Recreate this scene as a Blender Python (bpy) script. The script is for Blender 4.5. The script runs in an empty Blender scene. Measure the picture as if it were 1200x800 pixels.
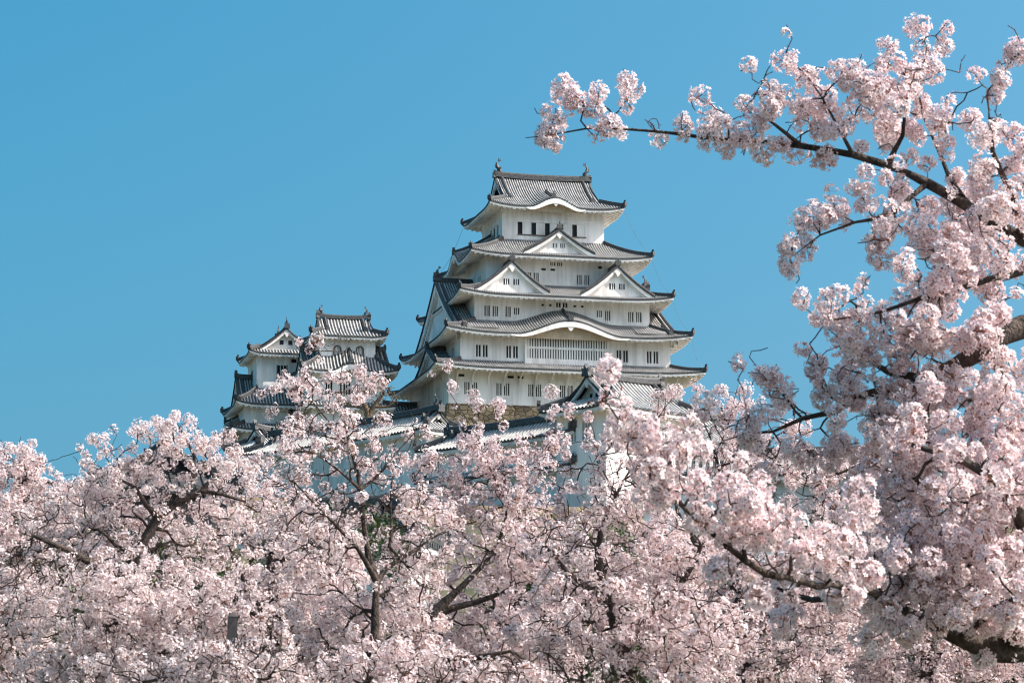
import bpy, math, random
import numpy as np
from mathutils import Vector

# ------------------------------------------------------------------ camera, sky, sun, exposure
SC = bpy.context.scene
COL = SC.collection
FPX = 3000.0                      # focal length in pixels of a 1200 px wide frame
PITCH = math.radians(9.369)
EYE = 1.6
cam_d = bpy.data.cameras.new('camera')
cam = bpy.data.objects.new('camera', cam_d)
COL.objects.link(cam)
cam_d.sensor_width = 36.0
cam_d.lens = 36.0 * FPX / 1200.0
cam_d.clip_start = 0.1
cam_d.clip_end = 20000
cam_d.dof.use_dof = True
cam_d.dof.focus_distance = 70
cam_d.dof.aperture_fstop = 13
cam.location = (0, 0, EYE)
cam.rotation_euler = (math.pi / 2 + PITCH, 0, 0)
SC.camera = cam

SUN_DIR = Vector((0.70, -0.087, 0.71)).normalized()
world = bpy.data.worlds.new("World")
SC.world = world
world.use_nodes = True
wn = world.node_tree
sky = wn.nodes.new('ShaderNodeTexSky')
sky.sky_type = 'NISHITA'
sky.sun_disc = False
sky.sun_elevation = math.asin(SUN_DIR.z)
sky.sun_rotation = math.atan2(SUN_DIR.x, SUN_DIR.y)
sky.altitude = 0
sky.air_density = 1.0
sky.dust_density = 7.0
sky.ozone_density = 5.0
tc_ = wn.nodes.new('ShaderNodeTexCoord')
mp_ = wn.nodes.new('ShaderNodeMapping')
mp_.inputs['Scale'].default_value = (1, 1, .93)
mp_.inputs['Location'].default_value = (0, 0, .10)
wn.links.new(tc_.outputs['Generated'], mp_.inputs[0])
wn.links.new(mp_.outputs[0], sky.inputs[0])
hs_ = wn.nodes.new('ShaderNodeHueSaturation')
hs_.inputs['Hue'].default_value = .467
hs_.inputs['Saturation'].default_value = 1.45
wn.links.new(sky.outputs[0], hs_.inputs['Color'])
wn.links.new(hs_.outputs[0], wn.nodes['Background'].inputs[0])
wn.nodes['Background'].inputs[1].default_value = 0.10
sun_d = bpy.data.lights.new('sun', 'SUN')
sun_d.energy = 3.5
sun_d.angle = math.radians(0.53)
sun_d.color = (1.0, 0.94, 0.86)
sun = bpy.data.objects.new('sun', sun_d)
COL.objects.link(sun)
sun.location = (200, -60, 200)
sun.rotation_euler = SUN_DIR.to_track_quat('Z', 'Y').to_euler()
SC.view_settings.view_transform = 'Standard'
SC.view_settings.look = 'None'
SC.view_settings.exposure = 1.2
SC.view_settings.gamma = 1.0
SC.view_settings.use_curve_mapping = False
SC.render.engine = 'CYCLES'
SC.cycles.max_bounces = 8
SC.cycles.diffuse_bounces = 5
SC.cycles.transmission_bounces = 4
SC.cycles.use_denoising = True
SC.cycles.pixel_filter_type = 'BLACKMAN_HARRIS'
SC.cycles.filter_width = 1.15

# ------------------------------------------------------------------ helpers
def at(px, py, Y):
    """point at world depth Y seen at pixel (px, py) of the 1200x800 photograph"""
    a = (px - 600) / FPX
    b = (400 - py) / FPX
    dy = math.cos(PITCH) - b * math.sin(PITCH)
    dz = math.sin(PITCH) + b * math.cos(PITCH)
    return Vector((a / dy * Y, Y, EYE + dz / dy * Y))

def tag(o, label, cat, group=None, kind=None):
    if label: o['label'] = label
    if cat: o['category'] = cat
    if group: o['group'] = group
    if kind: o['kind'] = kind
    return o

def thing(name, loc, rz, label, cat, group=None):
    o = bpy.data.objects.new(name, None)
    COL.objects.link(o)
    o.location = loc
    o.rotation_euler = (0, 0, rz)
    return tag(o, label, cat, group)

class MB:
    """collects faces, then links them as ONE mesh object"""
    def __init__(s):
        s.v = []; s.f = []; s.m = []; s.n = 0
    def add(s, verts, faces, mat=0):
        verts = [tuple(p) for p in verts]
        b = s.n
        s.v += verts; s.n += len(verts)
        for f in faces:
            s.f.append(tuple(i + b for i in f)); s.m.append(mat)
    def box(s, a, b, mat=0):
        x0, y0, z0 = a; x1, y1, z1 = b
        s.add([(x0,y0,z0),(x1,y0,z0),(x1,y1,z0),(x0,y1,z0),(x0,y0,z1),(x1,y0,z1),(x1,y1,z1),(x0,y1,z1)],
              [(0,3,2,1),(4,5,6,7),(0,1,5,4),(1,2,6,5),(2,3,7,6),(3,0,4,7)], mat)
    def hexa(s, lo, hi, mat=0):
        """lo, hi: four points each"""
        s.add(list(lo) + list(hi), [(0,3,2,1),(4,5,6,7),(0,1,5,4),(1,2,6,5),(2,3,7,6),(3,0,4,7)], mat)
    def grid(s, rows, mat=0, close=False):
        n = len(rows[0]); vs = [p for r in rows for p in r]; fs = []
        for i in range(len(rows) - 1):
            for j in range(n - 1 + (1 if close else 0)):
                k = (j + 1) % n
                fs.append((i*n+j, i*n+k, (i+1)*n+k, (i+1)*n+j))
        s.add(vs, fs, mat)
    def prism(s, poly, f0, f1, mat=0):
        """poly: 2-D points, f0/f1 map (a,b) to the two end faces"""
        n = len(poly)
        vs = [f0(*p) for p in poly] + [f1(*p) for p in poly]
        fs = [tuple(range(n)), tuple(range(2*n-1, n-1, -1))]
        for i in range(n):
            k = (i+1) % n
            fs.append((i, n+i, n+k, k))
        s.add(vs, fs, mat)
    def tube(s, pts, radii, n=8, mat=0, cap=True, squash=1.0):
        pts = [Vector(p) for p in pts]; rows = []
        for i, p in enumerate(pts):
            d = (pts[min(i+1, len(pts)-1)] - pts[max(i-1, 0)]).normalized()
            ref = Vector((0, 0, 1)) if abs(d.z) < .9 else Vector((1, 0, 0))
            a = d.cross(ref).normalized(); b = a.cross(d)
            r = radii[i] if hasattr(radii, '__len__') else radii
            rows.append([p + a*(r*math.cos(2*math.pi*k/n)*squash) + b*(r*math.sin(2*math.pi*k/n)) for k in range(n)])
        s.grid(rows, mat, True)
        if cap:
            s.add(rows[0], [tuple(range(n))], mat); s.add(rows[-1], [tuple(range(n))], mat)
    def build(s, name, mats, parent=None, smooth=False, fix=True):
        me = bpy.data.meshes.new(name)
        me.from_pydata(s.v, [], s.f)
        if not isinstance(mats, (list, tuple)): mats = [mats]
        for m in mats: me.materials.append(m)
        me.polygons.foreach_set('material_index', s.m)
        if smooth: me.polygons.foreach_set('use_smooth', [True]*len(s.f))
        me.update()
        if fix:
            import bmesh
            bm = bmesh.new(); bm.from_mesh(me)
            bmesh.ops.recalc_face_normals(bm, faces=bm.faces)
            bm.to_mesh(me); bm.free()
        o = bpy.data.objects.new(name, me)
        COL.objects.link(o)
        if parent: o.parent = parent
        return o

# ------------------------------------------------------------------ materials
def nt(name):
    m = bpy.data.materials.new(name); m.use_nodes = True
    t = m.node_tree; b = t.nodes['Principled BSDF']
    return m, t, b

def noisy(name, c1, c2, scale, rough=.8, detail=6, bump=0.0, bscale=None, stretch=None, pos=(.35, .65), spec=.3):
    m, t, b = nt(name)
    tc = t.nodes.new('ShaderNodeTexCoord')
    mp = t.nodes.new('ShaderNodeMapping')
    if stretch: mp.inputs['Scale'].default_value = stretch
    t.links.new(tc.outputs['Object'], mp.inputs[0])
    n = t.nodes.new('ShaderNodeTexNoise'); n.inputs['Scale'].default_value = scale; n.inputs['Detail'].default_value = detail
    n.inputs['Roughness'].default_value = .65
    t.links.new(mp.outputs[0], n.inputs['Vector'])
    r = t.nodes.new('ShaderNodeValToRGB')
    r.color_ramp.elements[0].position = pos[0]; r.color_ramp.elements[1].position = pos[1]
    r.color_ramp.elements[0].color = (*c1, 1); r.color_ramp.elements[1].color = (*c2, 1)
    t.links.new(n.outputs[0], r.inputs[0]); t.links.new(r.outputs[0], b.inputs['Base Color'])
    b.inputs['Roughness'].default_value = rough
    b.inputs['Specular IOR Level'].default_value = spec
    if bump:
        n2 = t.nodes.new('ShaderNodeTexNoise'); n2.inputs['Scale'].default_value = bscale or scale*4; n2.inputs['Detail'].default_value = 5
        t.links.new(mp.outputs[0], n2.inputs['Vector'])
        bp = t.nodes.new('ShaderNodeBump'); bp.inputs['Strength'].default_value = bump; bp.inputs['Distance'].default_value = .05
        t.links.new(n2.outputs[0], bp.inputs['Height']); t.links.new(bp.outputs[0], b.inputs['Normal'])
    return m

def plaster_mat():
    """white lime plaster with faint rain streaks running down it"""
    m, t, b = nt('white_plaster')
    tc = t.nodes.new('ShaderNodeTexCoord')
    mp = t.nodes.new('ShaderNodeMapping'); mp.inputs['Scale'].default_value = (1.6, 1.6, .12)
    t.links.new(tc.outputs['Object'], mp.inputs[0])
    n = t.nodes.new('ShaderNodeTexNoise'); n.inputs['Scale'].default_value = 1.0; n.inputs['Detail'].default_value = 7; n.inputs['Roughness'].default_value = .7
    t.links.new(mp.outputs[0], n.inputs['Vector'])
    n2 = t.nodes.new('ShaderNodeTexNoise'); n2.inputs['Scale'].default_value = .22; n2.inputs['Detail'].default_value = 5
    t.links.new(tc.outputs['Object'], n2.inputs['Vector'])
    mx = t.nodes.new('ShaderNodeMath'); mx.operation = 'MULTIPLY'
    t.links.new(n.outputs[0], mx.inputs[0]); t.links.new(n2.outputs[0], mx.inputs[1])
    r = t.nodes.new('ShaderNodeValToRGB')
    r.color_ramp.elements[0].position = .13; r.color_ramp.elements[1].position = .30
    r.color_ramp.elements[0].color = (.60, .57, .53, 1); r.color_ramp.elements[1].color = (.89, .87, .835, 1)
    t.links.new(mx.outputs[0], r.inputs[0]); t.links.new(r.outputs[0], b.inputs['Base Color'])
    b.inputs['Roughness'].default_value = .85; b.inputs['Specular IOR Level'].default_value = .2
    return m

def stone_mat():
    m, t, b = nt('rampart_stone')
    tc = t.nodes.new('ShaderNodeTexCoord')
    mp = t.nodes.new('ShaderNodeMapping'); mp.inputs['Scale'].default_value = (1, 1, 1.35)
    t.links.new(tc.outputs['Object'], mp.inputs[0])
    nz = t.nodes.new('ShaderNodeTexNoise'); nz.inputs['Scale'].default_value = 1.4; nz.inputs['Detail'].default_value = 3
    t.links.new(mp.outputs[0], nz.inputs['Vector'])
    mixv = t.nodes.new('ShaderNodeMix'); mixv.data_type = 'VECTOR'; mixv.inputs[0].default_value = .12
    t.links.new(mp.outputs[0], mixv.inputs[4]); t.links.new(nz.outputs[1], mixv.inputs[5])
    v = t.nodes.new('ShaderNodeTexVoronoi'); v.inputs['Scale'].default_value = 1.5
    t.links.new(mixv.outputs[1], v.inputs['Vector'])
    v2 = t.nodes.new('ShaderNodeTexVoronoi'); v2.feature = 'DISTANCE_TO_EDGE'; v2.inputs['Scale'].default_value = 1.5
    t.links.new(mixv.outputs[1], v2.inputs['Vector'])
    r = t.nodes.new('ShaderNodeValToRGB')
    r.color_ramp.elements[0].color = (.15, .115, .075, 1); r.color_ramp.elements[1].color = (.42, .315, .19, 1)
    e = r.color_ramp.elements.new(.55); e.color = (.29, .22, .135, 1)
    sp = t.nodes.new('ShaderNodeSeparateColor')
    t.links.new(v.outputs['Color'], sp.inputs[0]); t.links.new(sp.outputs[0], r.inputs[0])
    r2 = t.nodes.new('ShaderNodeValToRGB'); r2.color_ramp.elements[0].position = .02; r2.color_ramp.elements[1].position = .09
    r2.color_ramp.elements[0].color = (.45, .42, .38, 1)
    t.links.new(v2.outputs['Distance'], r2.inputs[0])
    mx = t.nodes.new('ShaderNodeMix'); mx.data_type = 'RGBA'; mx.blend_type = 'MULTIPLY'; mx.inputs[0].default_value = 1
    t.links.new(r.outputs[0], mx.inputs[6]); t.links.new(r2.outputs[0], mx.inputs[7])
    t.links.new(mx.outputs[2], b.inputs['Base Color'])
    bp = t.nodes.new('ShaderNodeBump'); bp.inputs['Strength'].default_value = .9; bp.inputs['Distance'].default_value = .2
    t.links.new(r2.outputs[0], bp.inputs['Height']); t.links.new(bp.outputs[0], b.inputs['Normal'])
    b.inputs['Roughness'].default_value = .9
    return m

PLASTER = plaster_mat()
TILE = noisy('roof_tile_pan', (.028, .029, .031), (.075, .075, .075), 3.0, .55)
TILE_ROW = noisy('roof_tile_row', (.22, .216, .21), (.46, .445, .42), 1.2, .6)
TILE_JOINT = noisy('roof_tile_row_plastered', (.28, .275, .26), (.50, .485, .46), 1.5, .7)
RIDGE = noisy('ridge_tile', (.03, .032, .035), (.10, .10, .098), 4.0, .55)
DARK = noisy('dark_opening', (.018, .02, .022), (.03, .032, .034), 2.0, .7)
WOOD = noisy('weathered_wood', (.09, .07, .055), (.2, .16, .12), 6.0, .8)
BEIGE = noisy('timber_infill', (.46, .36, .25), (.62, .5, .36), 2.5, .85)
BRONZE = noisy('roof_ornament_tile', (.05, .05, .048), (.13, .12, .11), 8.0, .5)
STONE = stone_mat()
GREY = noisy('grey_post_paint_hall_shade', (.05, .045, .045), (.085, .075, .072), 5.0, .6)
STEEL = noisy('steel_cable', (.12, .12, .12), (.2, .2, .2), 5.0, .4)

# ------------------------------------------------------------------ roof maths
def side_xy(side, HW, HD):
    """a runs along the face (left to right seen from outside), d is the distance inward"""
    return {'front': lambda a, d: (a, -(HD - d)), 'right': lambda a, d: (HW - d, a),
            'back': lambda a, d: (-a, HD - d), 'left': lambda a, d: (-(HW - d), -a)}[side]

def prof(t, c=.62):
    return c*t + (1-c)*t*t

class Patch:
    """one sloping side of a tiled roof"""
    def __init__(s, side, HW, HD, run, L1, ze, rise, lift, bump=None, gu=None, conc=.62):
        s.xy = side_xy(side, HW, HD); s.side = side
        s.L0 = HW if side in ('front', 'back') else HD
        s.run, s.L1, s.ze, s.rise, s.lift, s.bump, s.gu, s.conc = run, L1, ze, rise, lift*.82, bump, gu, conc
    def hl(s, t):
        w = s.L0 - (s.L0 - s.L1)*t if s.gu is None else s.L0 - s.run*t
        return max(w, s.gu) if s.gu is not None else w
    def tmax(s, a):
        a = abs(a)
        if s.gu is not None:
            return 1.0 if a <= s.gu else max(0.0, (s.L0 - a)/s.run)
        return 1.0 if a <= s.L1 else max(0.0, (s.L0 - a)/(s.L0 - s.L1))
    def b(s, a):
        if not s.bump: return 0.0
        c, h, w = s.bump
        q = (a - c)/w
        return h*(.5 + .5*math.cos(math.pi*q))**.9 if abs(q) < 1 else 0.0
    def z(s, a, t):
        q = abs(a)/max(s.hl(t), .01)
        dc = max(0.0, min(1.2, (q - .5)/.5))
        k = s.lift*dc**2.4*(1 - min(1, t))**1.5
        return s.ze + s.rise*prof(t, s.conc) + k + s.b(a)*((1 - .12*t) if s.gu is None else max(0.0, 1 - t/.72)**.9)
    def p(s, a, t, dz=0.0):
        x, y = s.xy(a, t*s.run)
        return (x, y, s.z(a, t) + dz)

def tile_patch(mb, P, pitch=.32, nt_=7):
    n = max(2, int(round(2*P.L0/pitch))); st = 2*P.L0/n
    cols = []
    for i in range(n + 1):
        a = -P.L0 + st*i
        tm = P.tmax(a)
        cols.append((a, tm))
    for i in range(n):                                  # flat pans
        (a0, t0), (a1, t1) = cols[i], cols[i+1]
        mb.grid([[P.p(a0, t0*j/nt_) for j in range(nt_+1)], [P.p(a1, t1*j/nt_) for j in range(nt_+1)]], 0)
    w = st*.265
    for a, tm in cols[1:-1]:                            # round rows
        if tm < .03: continue
        rows = []
        for da, dz in ((-w, 0), (-w*.6, .10), (w*.6, .10), (w, 0)):
            r = []
            for j in range(nt_+1):
                x, y = P.xy(a + da, tm*j/nt_*P.run)
                r.append((x, y, P.z(a, tm*j/nt_) + dz))
            rows.append(r)
        mb.grid(rows, 1)
        e = [r[0] for r in rows]                        # round end tile hanging at the eave
        x, y, z = P.p(a, 0)
        xo, yo = P.xy(a - w, -.04); xi, yi = P.xy(a + w, -.04)
        mb.add([(xo, yo, z - .10), (xi, yi, z - .10), (xi, yi, z + .09), (xo, yo, z + .09)], [(0, 1, 2, 3)], 2)
    m = 2*n                                             # tile edge
    lo, hi = [], []
    for i in range(m + 1):
        a = -P.L0 + 2*P.L0*i/m
        hi.append(P.p(a, 0)); lo.append(P.p(a, 0, -.14))
    mb.grid([lo, hi], 2)

def soffit_patch(mb, P, over, dz=.17, fascia=.46, slope=.26, raft=.66, inset=.06):
    """white plastered fascia, underside and rafters of an eave"""
    m = max(6, int(2*P.L0/.5))
    top, bot, mid, inn = [], [], [], []
    def q(a, d, drop):
        t = d/P.run
        lim = P.L0 - d if P.gu is not None else P.L0 - (P.L0 - P.L1)*t
        a2 = max(-lim, min(lim, a*lim/P.L0))
        x, y = P.xy(a2, d)
        return (x, y, P.z(a2, 0) - (P.lift*0) + drop if abs(a2) <= P.L0 else 0)
    def zz(a, d, drop):
        t = d/P.run
        lim = P.L0 - d if P.gu is not None else P.L0 - (P.L0 - P.L1)*t
        f = a/P.L0
        a2 = f*lim
        x, y = P.xy(a2, d)
        z0 = P.z(a, 0)
        fade = d/over
        base = P.ze + P.b(a)
        return (x, y, base + (z0 - base)*(1 - .75*fade) + drop + slope*d)
    for i in range(m + 1):
        a = -P.L0 + 2*P.L0*i/m
        top.append(zz(a, inset, -dz + .06)); bot.append(zz(a, inset, -dz - fascia*.5))
        mid.append(zz(a, inset + .18, -dz - fascia*.5)); inn.append(zz(a, inset + .18, -dz - fascia*.42))
    rows = [top, bot, mid]
    for k in range(1, 6):
        d = inset + .18 + (over + .3 - inset - .18)*k/5
        rows.append([zz(-P.L0 + 2*P.L0*i/m, d, -dz - fascia*.35) for i in range(m + 1)])
    mb.grid(rows, 0)
    n = int(2*P.L0/raft)
    for i in range(1, n):
        a = -P.L0 + 2*P.L0*i/n
        if P.bump and abs(a - P.bump[0]) < P.bump[2]: continue
        w = .16
        segs = []
        for d in (inset + .10, over + .2):
            lim = (P.L0 - d if P.gu is not None else P.L0 - (P.L0 - P.L1)*d/P.run)
            if abs(a) > lim: break
            for dd in (-w, w):
                x, y = P.xy(a + dd, d)
                z = zz(a*P.L0/lim, d, 0)[2]
                segs.append((x, y, z - dz - fascia*.9)); segs.append((x, y, z - dz - fascia*.3))
        if len(segs) < 8: 
            # jack rafter that dies into the hip rafter
            d1 = (P.L0 - abs(a)) if P.gu is not None else (P.L0 - abs(a))/(P.L0 - P.L1)*P.run
            if d1 < .5: continue
            segs = []
            for d in (inset + .10, d1):
                lim = (P.L0 - d if P.gu is not None else P.L0 - (P.L0 - P.L1)*d/P.run)
                for dd in (-w, w):
                    x, y = P.xy(a + dd, d)
                    z = zz(max(-1, min(1, a/lim))*P.L0, d, 0)[2]
                    segs.append((x, y, z - dz - fascia*.9)); segs.append((x, y, z - dz - fascia*.3))
        s = segs
        mb.hexa([s[0], s[2], s[6], s[4]], [s[1], s[3], s[7], s[5]], 0)

def ornament(mb, p, d, s=1.0, mat=0):
    """ridge-end tile: shield with two horns, facing direction d"""
    d = Vector((d[0], d[1], 0)).normalized(); r = Vector((-d.y, d.x, 0)); p = Vector(p)
    poly = [(-.42,-.1),(-.34,.28),(-.42,.62),(-.2,.52),(-.08,.7),(0,1.02),(.08,.7),(.2,.52),(.42,.62),(.34,.28),(.42,-.1)]
    f0 = lambda a, b: p + r*(a*s) + Vector((0, 0, b*s)) + d*(.14*s)
    f1 = lambda a, b: p + r*(a*s*.8) + Vector((0, 0, b*s*.95)) - d*(.28*s)
    mb.prism(poly, f0, f1, mat)

def ridge_line(mb, pts, w, h, mat=0, cap=True):
    """stacked ridge tiles: stepped section with a round top, along pts"""
    pts = [Vector(p) for p in pts]
    sec = [(-1,-.35),(-1,.25),(-.82,.25),(-.82,.62),(-.5,.62),(-.36,.9),(0,1),(.36,.9),(.5,.62),(.82,.62),(.82,.25),(1,.25),(1,-.35)]
    rows = []
    for i, p in enumerate(pts):
        d = pts[min(i+1, len(pts)-1)] - pts[max(i-1, 0)]; d.z = 0; d.normalize()
        r = Vector((-d.y, d.x, 0))
        rows.append([p + r*(a*w) + Vector((0, 0, b*h)) for a, b in sec])
    mb.grid(rows, mat)
    if cap:
        mb.add(rows[0], [tuple(range(len(sec)))], mat); mb.add(rows[-1], [tuple(range(len(sec)))], mat)

def shachi(parent, p, d, s, name='ridge_fish'):
    """roof-ridge fish: head down on the ridge, scaled body curving up into a forked tail"""
    d = Vector((d[0], d[1], 0)).normalized(); r = Vector((-d.y, d.x, 0)); p = Vector(p)
    prof_ = [(.34,0,.20),(.26,.22,.27),(.10,.46,.27),(-.06,.72,.23),(-.14,1.0,.17),(-.10,1.28,.12),(.04,1.5,.08),(.16,1.62,.05)]
    mb = MB()
    mb.tube([p + d*(a*s) + Vector((0,0,z*s)) for a, z, _ in prof_], [q*s for *_, q in prof_], 8, 0, True, .8)
    def fin(poly, th=.05):
        mb.prism(poly, lambda a, b: p + d*(a*s) + Vector((0,0,b*s)) + r*(th*s), lambda a, b: p + d*(a*s) + Vector((0,0,b*s)) - r*(th*s))
    fin([(.06,1.44),(.02,1.74),(.10,1.98),(.16,1.70),(.34,1.86),(.30,1.62),(.44,1.56),(.20,1.44)])
    fin([(-.26,.55),(-.44,.74),(-.32,.84),(-.44,1.0),(-.30,1.08),(-.32,1.3),(-.16,1.28),(-.2,.9)])
    for sd in (-1, 1):
        mb.prism([(.1,.34),(.36,.46),(.30,.56),(.02,.56)], lambda a, b: p + d*(a*s) + Vector((0,0,b*s)) + r*(sd*.2*s), lambda a, b: p + d*(a*s) + Vector((0,0,(b+.1)*s)) + r*(sd*.42*s))
    mb.box(p + Vector((-.3*s, -.3*s, -.5*s)), p + Vector((.3*s, .3*s, .06*s)))
    return mb.build(name, BRONZE, parent)

def hip_pts(Pf, n=9, sx=1, dz=.06):
    """hip line of a front/back patch, on its a = sx*hl(t) edge"""
    te = 1.0 if Pf.gu is None else (Pf.L0 - Pf.gu)/Pf.run
    return [Pf.p(sx*Pf.hl(te*j/n)*.999, te*j/n, dz) for j in range(n + 1)]

def finish_roof(parent, patches, over, name='roof', pitch=.32, nt_=7, row=None, hw=.26, hh=.42):
    mb = MB()
    for P in patches: tile_patch(mb, P, pitch, nt_)
    roof = mb.build(name, [TILE, row or TILE_ROW, RIDGE], parent, fix=False)
    sb = MB()
    for P in patches: soffit_patch(sb, P, over)
    sb.build('eave_underside', PLASTER, roof)
    for P in patches:
        if P.side not in ('front', 'back'): continue
        for sx in (-1, 1):
            hb = MB(); pts = hip_pts(P, 9, sx)
            ridge_line(hb, pts, hw, hh)
            d = Vector(pts[0]) - Vector(pts[1])
            q = Vector(pts[0]) + Vector((d.x, d.y, 0)).normalized()*.05 + Vector((0, 0, .12))
            ornament(hb, q, d, .72)
            hb.build('hip_ridge', RIDGE, roof)
    for P in patches:                                   # curved white barge under an arched eave, with its infill
        if not P.bump: continue
        c, h, w = P.bump; kb = MB(); ib = MB(); N = 36
        lo, hi, lob, hib, t0, t1 = [], [], [], [], [], []
        for i in range(N + 1):
            a = c + w*1.12*(2*i/N - 1)
            th = .18 + .50*max(0, math.cos(math.pi*.5*min(1, abs(a - c)/(w*1.12))))**.8*min(1, h)
            hi.append(P.p(a, .0, -.10)); x, y, z = P.p(a, 0); lo.append((x, y, z - .12 - th))
            xo, yo = P.xy(a, .30); hib.append((xo, yo, z - .05)); lob.append((xo, yo, z - .12 - th))
            x2, y2 = P.xy(a, min(over*.42, 1.0)); t1.append((x2, y2, z)); t0.append((x2, y2, P.ze - .42))
        kb.grid([hib, hi, lo, lob, hib], 0)
        kb.build('arched_barge_board', PLASTER, roof)
        ib.grid([t0, t1], 0)
        ib.build('arch_infill', BEIGE, roof)
        gb = MB()
        pend = [(-.62,.0),(-.7,-.3),(-.4,-.42),(-.22,-.7),(0,-.88),(.22,-.7),(.4,-.42),(.7,-.3),(.62,0)]
        k = min(1.0, h*.62)
        zt = P.z(c, 0) - .45
        gb.prism(pend, lambda a, b: (*P.xy(c + a*k, .06), zt + b*k), lambda a, b: (*P.xy(c + a*k, .20), zt + b*k))
        gb.build('pendant', PLASTER, roof)
        rb = MB()
        ridge_line(rb, [P.p(c, t, .05) for t in ((.03, .2, .4, .6, .8, .97) if P.gu is None else (.16, .25, .35, .45, .55, .64))], .24, .42)
        x, y, z = P.p(c, 0.0 if P.gu is None else .15, .1); x1, y1, _ = P.p(c, .5)
        ornament(rb, (x, y, z), (x - x1, y - y1), .8)
        rb.build('arch_ridge', RIDGE, roof)
    return roof

def skirt_roof(parent, HW, HD, ze, lift, iw, idp, zt, over, bumps={}, **k):
    rise = zt - ze
    ps = [Patch('front', HW, HD, HD - idp, iw, ze, rise, lift, bumps.get('front')),
          Patch('back', HW, HD, HD - idp, iw, ze, rise, lift, bumps.get('back')),
          Patch('left', HW, HD, HW - iw, idp, ze, rise, lift, bumps.get('left')),
          Patch('right', HW, HD, HW - iw, idp, ze, rise, lift, bumps.get('right'))]
    return finish_roof(parent, ps, over, **k)

def hip_gable_roof(parent, HW, HD, ze, lift, gu, zr, over, bumps={}, fish=1.5, ridge=(.34, .75), gable_win=False, **k):
    """irimoya roof, its ridge along local x; gables at x = -gu and +gu"""
    rise = zr - ze
    side_run = HW - gu
    ts = side_run/HD
    ps = []
    for sd in ('front', 'back'):
        ps.append(Patch(sd, HW, HD, HD, 0, ze, rise, lift, bumps.get(sd), gu=gu, conc=.55))
    F = ps[0]
    for sd in ('left', 'right'):
        P = Patch(sd, HW, HD, side_run, HD - side_run, ze, rise*prof(ts, .55), lift, bumps.get(sd), conc=min(1, .55/max(.01, (.55 + .45*ts))))
        ps.append(P)
    roof = finish_roof(parent, ps, over, **k)
    rb = MB()
    up = lambda x: .22*(abs(x)/gu)**3
    ridge_line(rb, [(x*gu, 0, zr + .12 + up(x*gu)) for x in (-1.02,-.85,-.6,-.3,0,.3,.6,.85,1.02)], *ridge)
    for sx in (-1, 1): ornament(rb, (sx*gu*1.03, 0, zr + .1), (sx, 0), .95)
    rb.build('main_ridge', RIDGE, roof)
    for sx in (-1, 1):
        vh = HD - side_run
        gb = MB(); N = 14                               # gable wall
        top = [(sx*(gu - .75), vh*(2*i/N - 1), F.z(0, (HD - abs(vh*(2*i/N - 1)))/HD) - F.b(0) - .12) for i in range(N + 1)]
        bot = [(x, y, ze + rise*prof(ts, .55) - .3) for x, y, z in top]
        gb.grid([bot, top], 0)
        for q in (-1, 1):
            w = min(.8, vh*.14)
            gb.box((sx*(gu - .75) - .03, q*w*1.1 - w*.5, ze + rise*.42), (sx*(gu - .75) + .03, q*w*1.1 + w*.5, ze + rise*.42 + w*1.1), 1)
        gb.build('gable_wall', [PLASTER, DARK], roof, fix=False)
        bb = MB()
        th = min(.62, rise*.11)
        o1, o2, i1, i2 = [], [], [], []
        for i in range(N*2 + 1):
            y = vh*1.0*(i/N - 1); z = ze + rise*prof((HD - abs(y))/HD, .55)
            o1.append((sx*(gu + .05), y, z - .06)); o2.append((sx*(gu + .05), y, z - .06 - th))
            i1.append((sx*(gu - .2), y, z - .06)); i2.append((sx*(gu - .2), y, z - .06 - th))
        bb.grid([i1, o1, o2, i2, i1], 0)
        bb.build('barge_board', PLASTER, roof)
        pb = MB()
        pend = [(-.5,.1),(-.62,-.25),(-.36,-.4),(-.2,-.72),(0,-.95),(.2,-.72),(.36,-.4),(.62,-.25),(.5,.1)]
        kk = min(1.25, rise*.2)
        pb.prism(pend, lambda a, b: (sx*(gu + .08), a*kk, zr - th - .1 + b*kk), lambda a, b: (sx*(gu - .12), a*kk, zr - th - .1 + b*kk))
        pb.build('pendant', PLASTER, roof)
        vb = MB()                                       # descending ridges beside the gable and verge tiles
        for sy in (-1, 1):
            pts = []
            for j in range(9):
                t = .97 - (.97 - max(.30, ts*1.12))*j/8
                pts.append((sx*(gu - .85), sy*HD*(1 - t), ze + rise*prof(t, .55) + .08))
            ridge_line(vb, pts, .22, .40)
            ornament(vb, pts[-1], (0, sy), .72)
            pts = [(sx*(gu + .02), sy*vh*j/9, ze + rise*prof((HD - vh*j/9)/HD, .55) + .02) for j in range(10)]
            ridge_line(vb, pts, .16, .16)
        vb.build('verge_ridge', RIDGE, roof)
        if fish: shachi(roof, (sx*(gu - .35), 0, zr + .35 + ridge[1]*.6), (-sx, 0), fish/2.0)
    return roof

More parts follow.
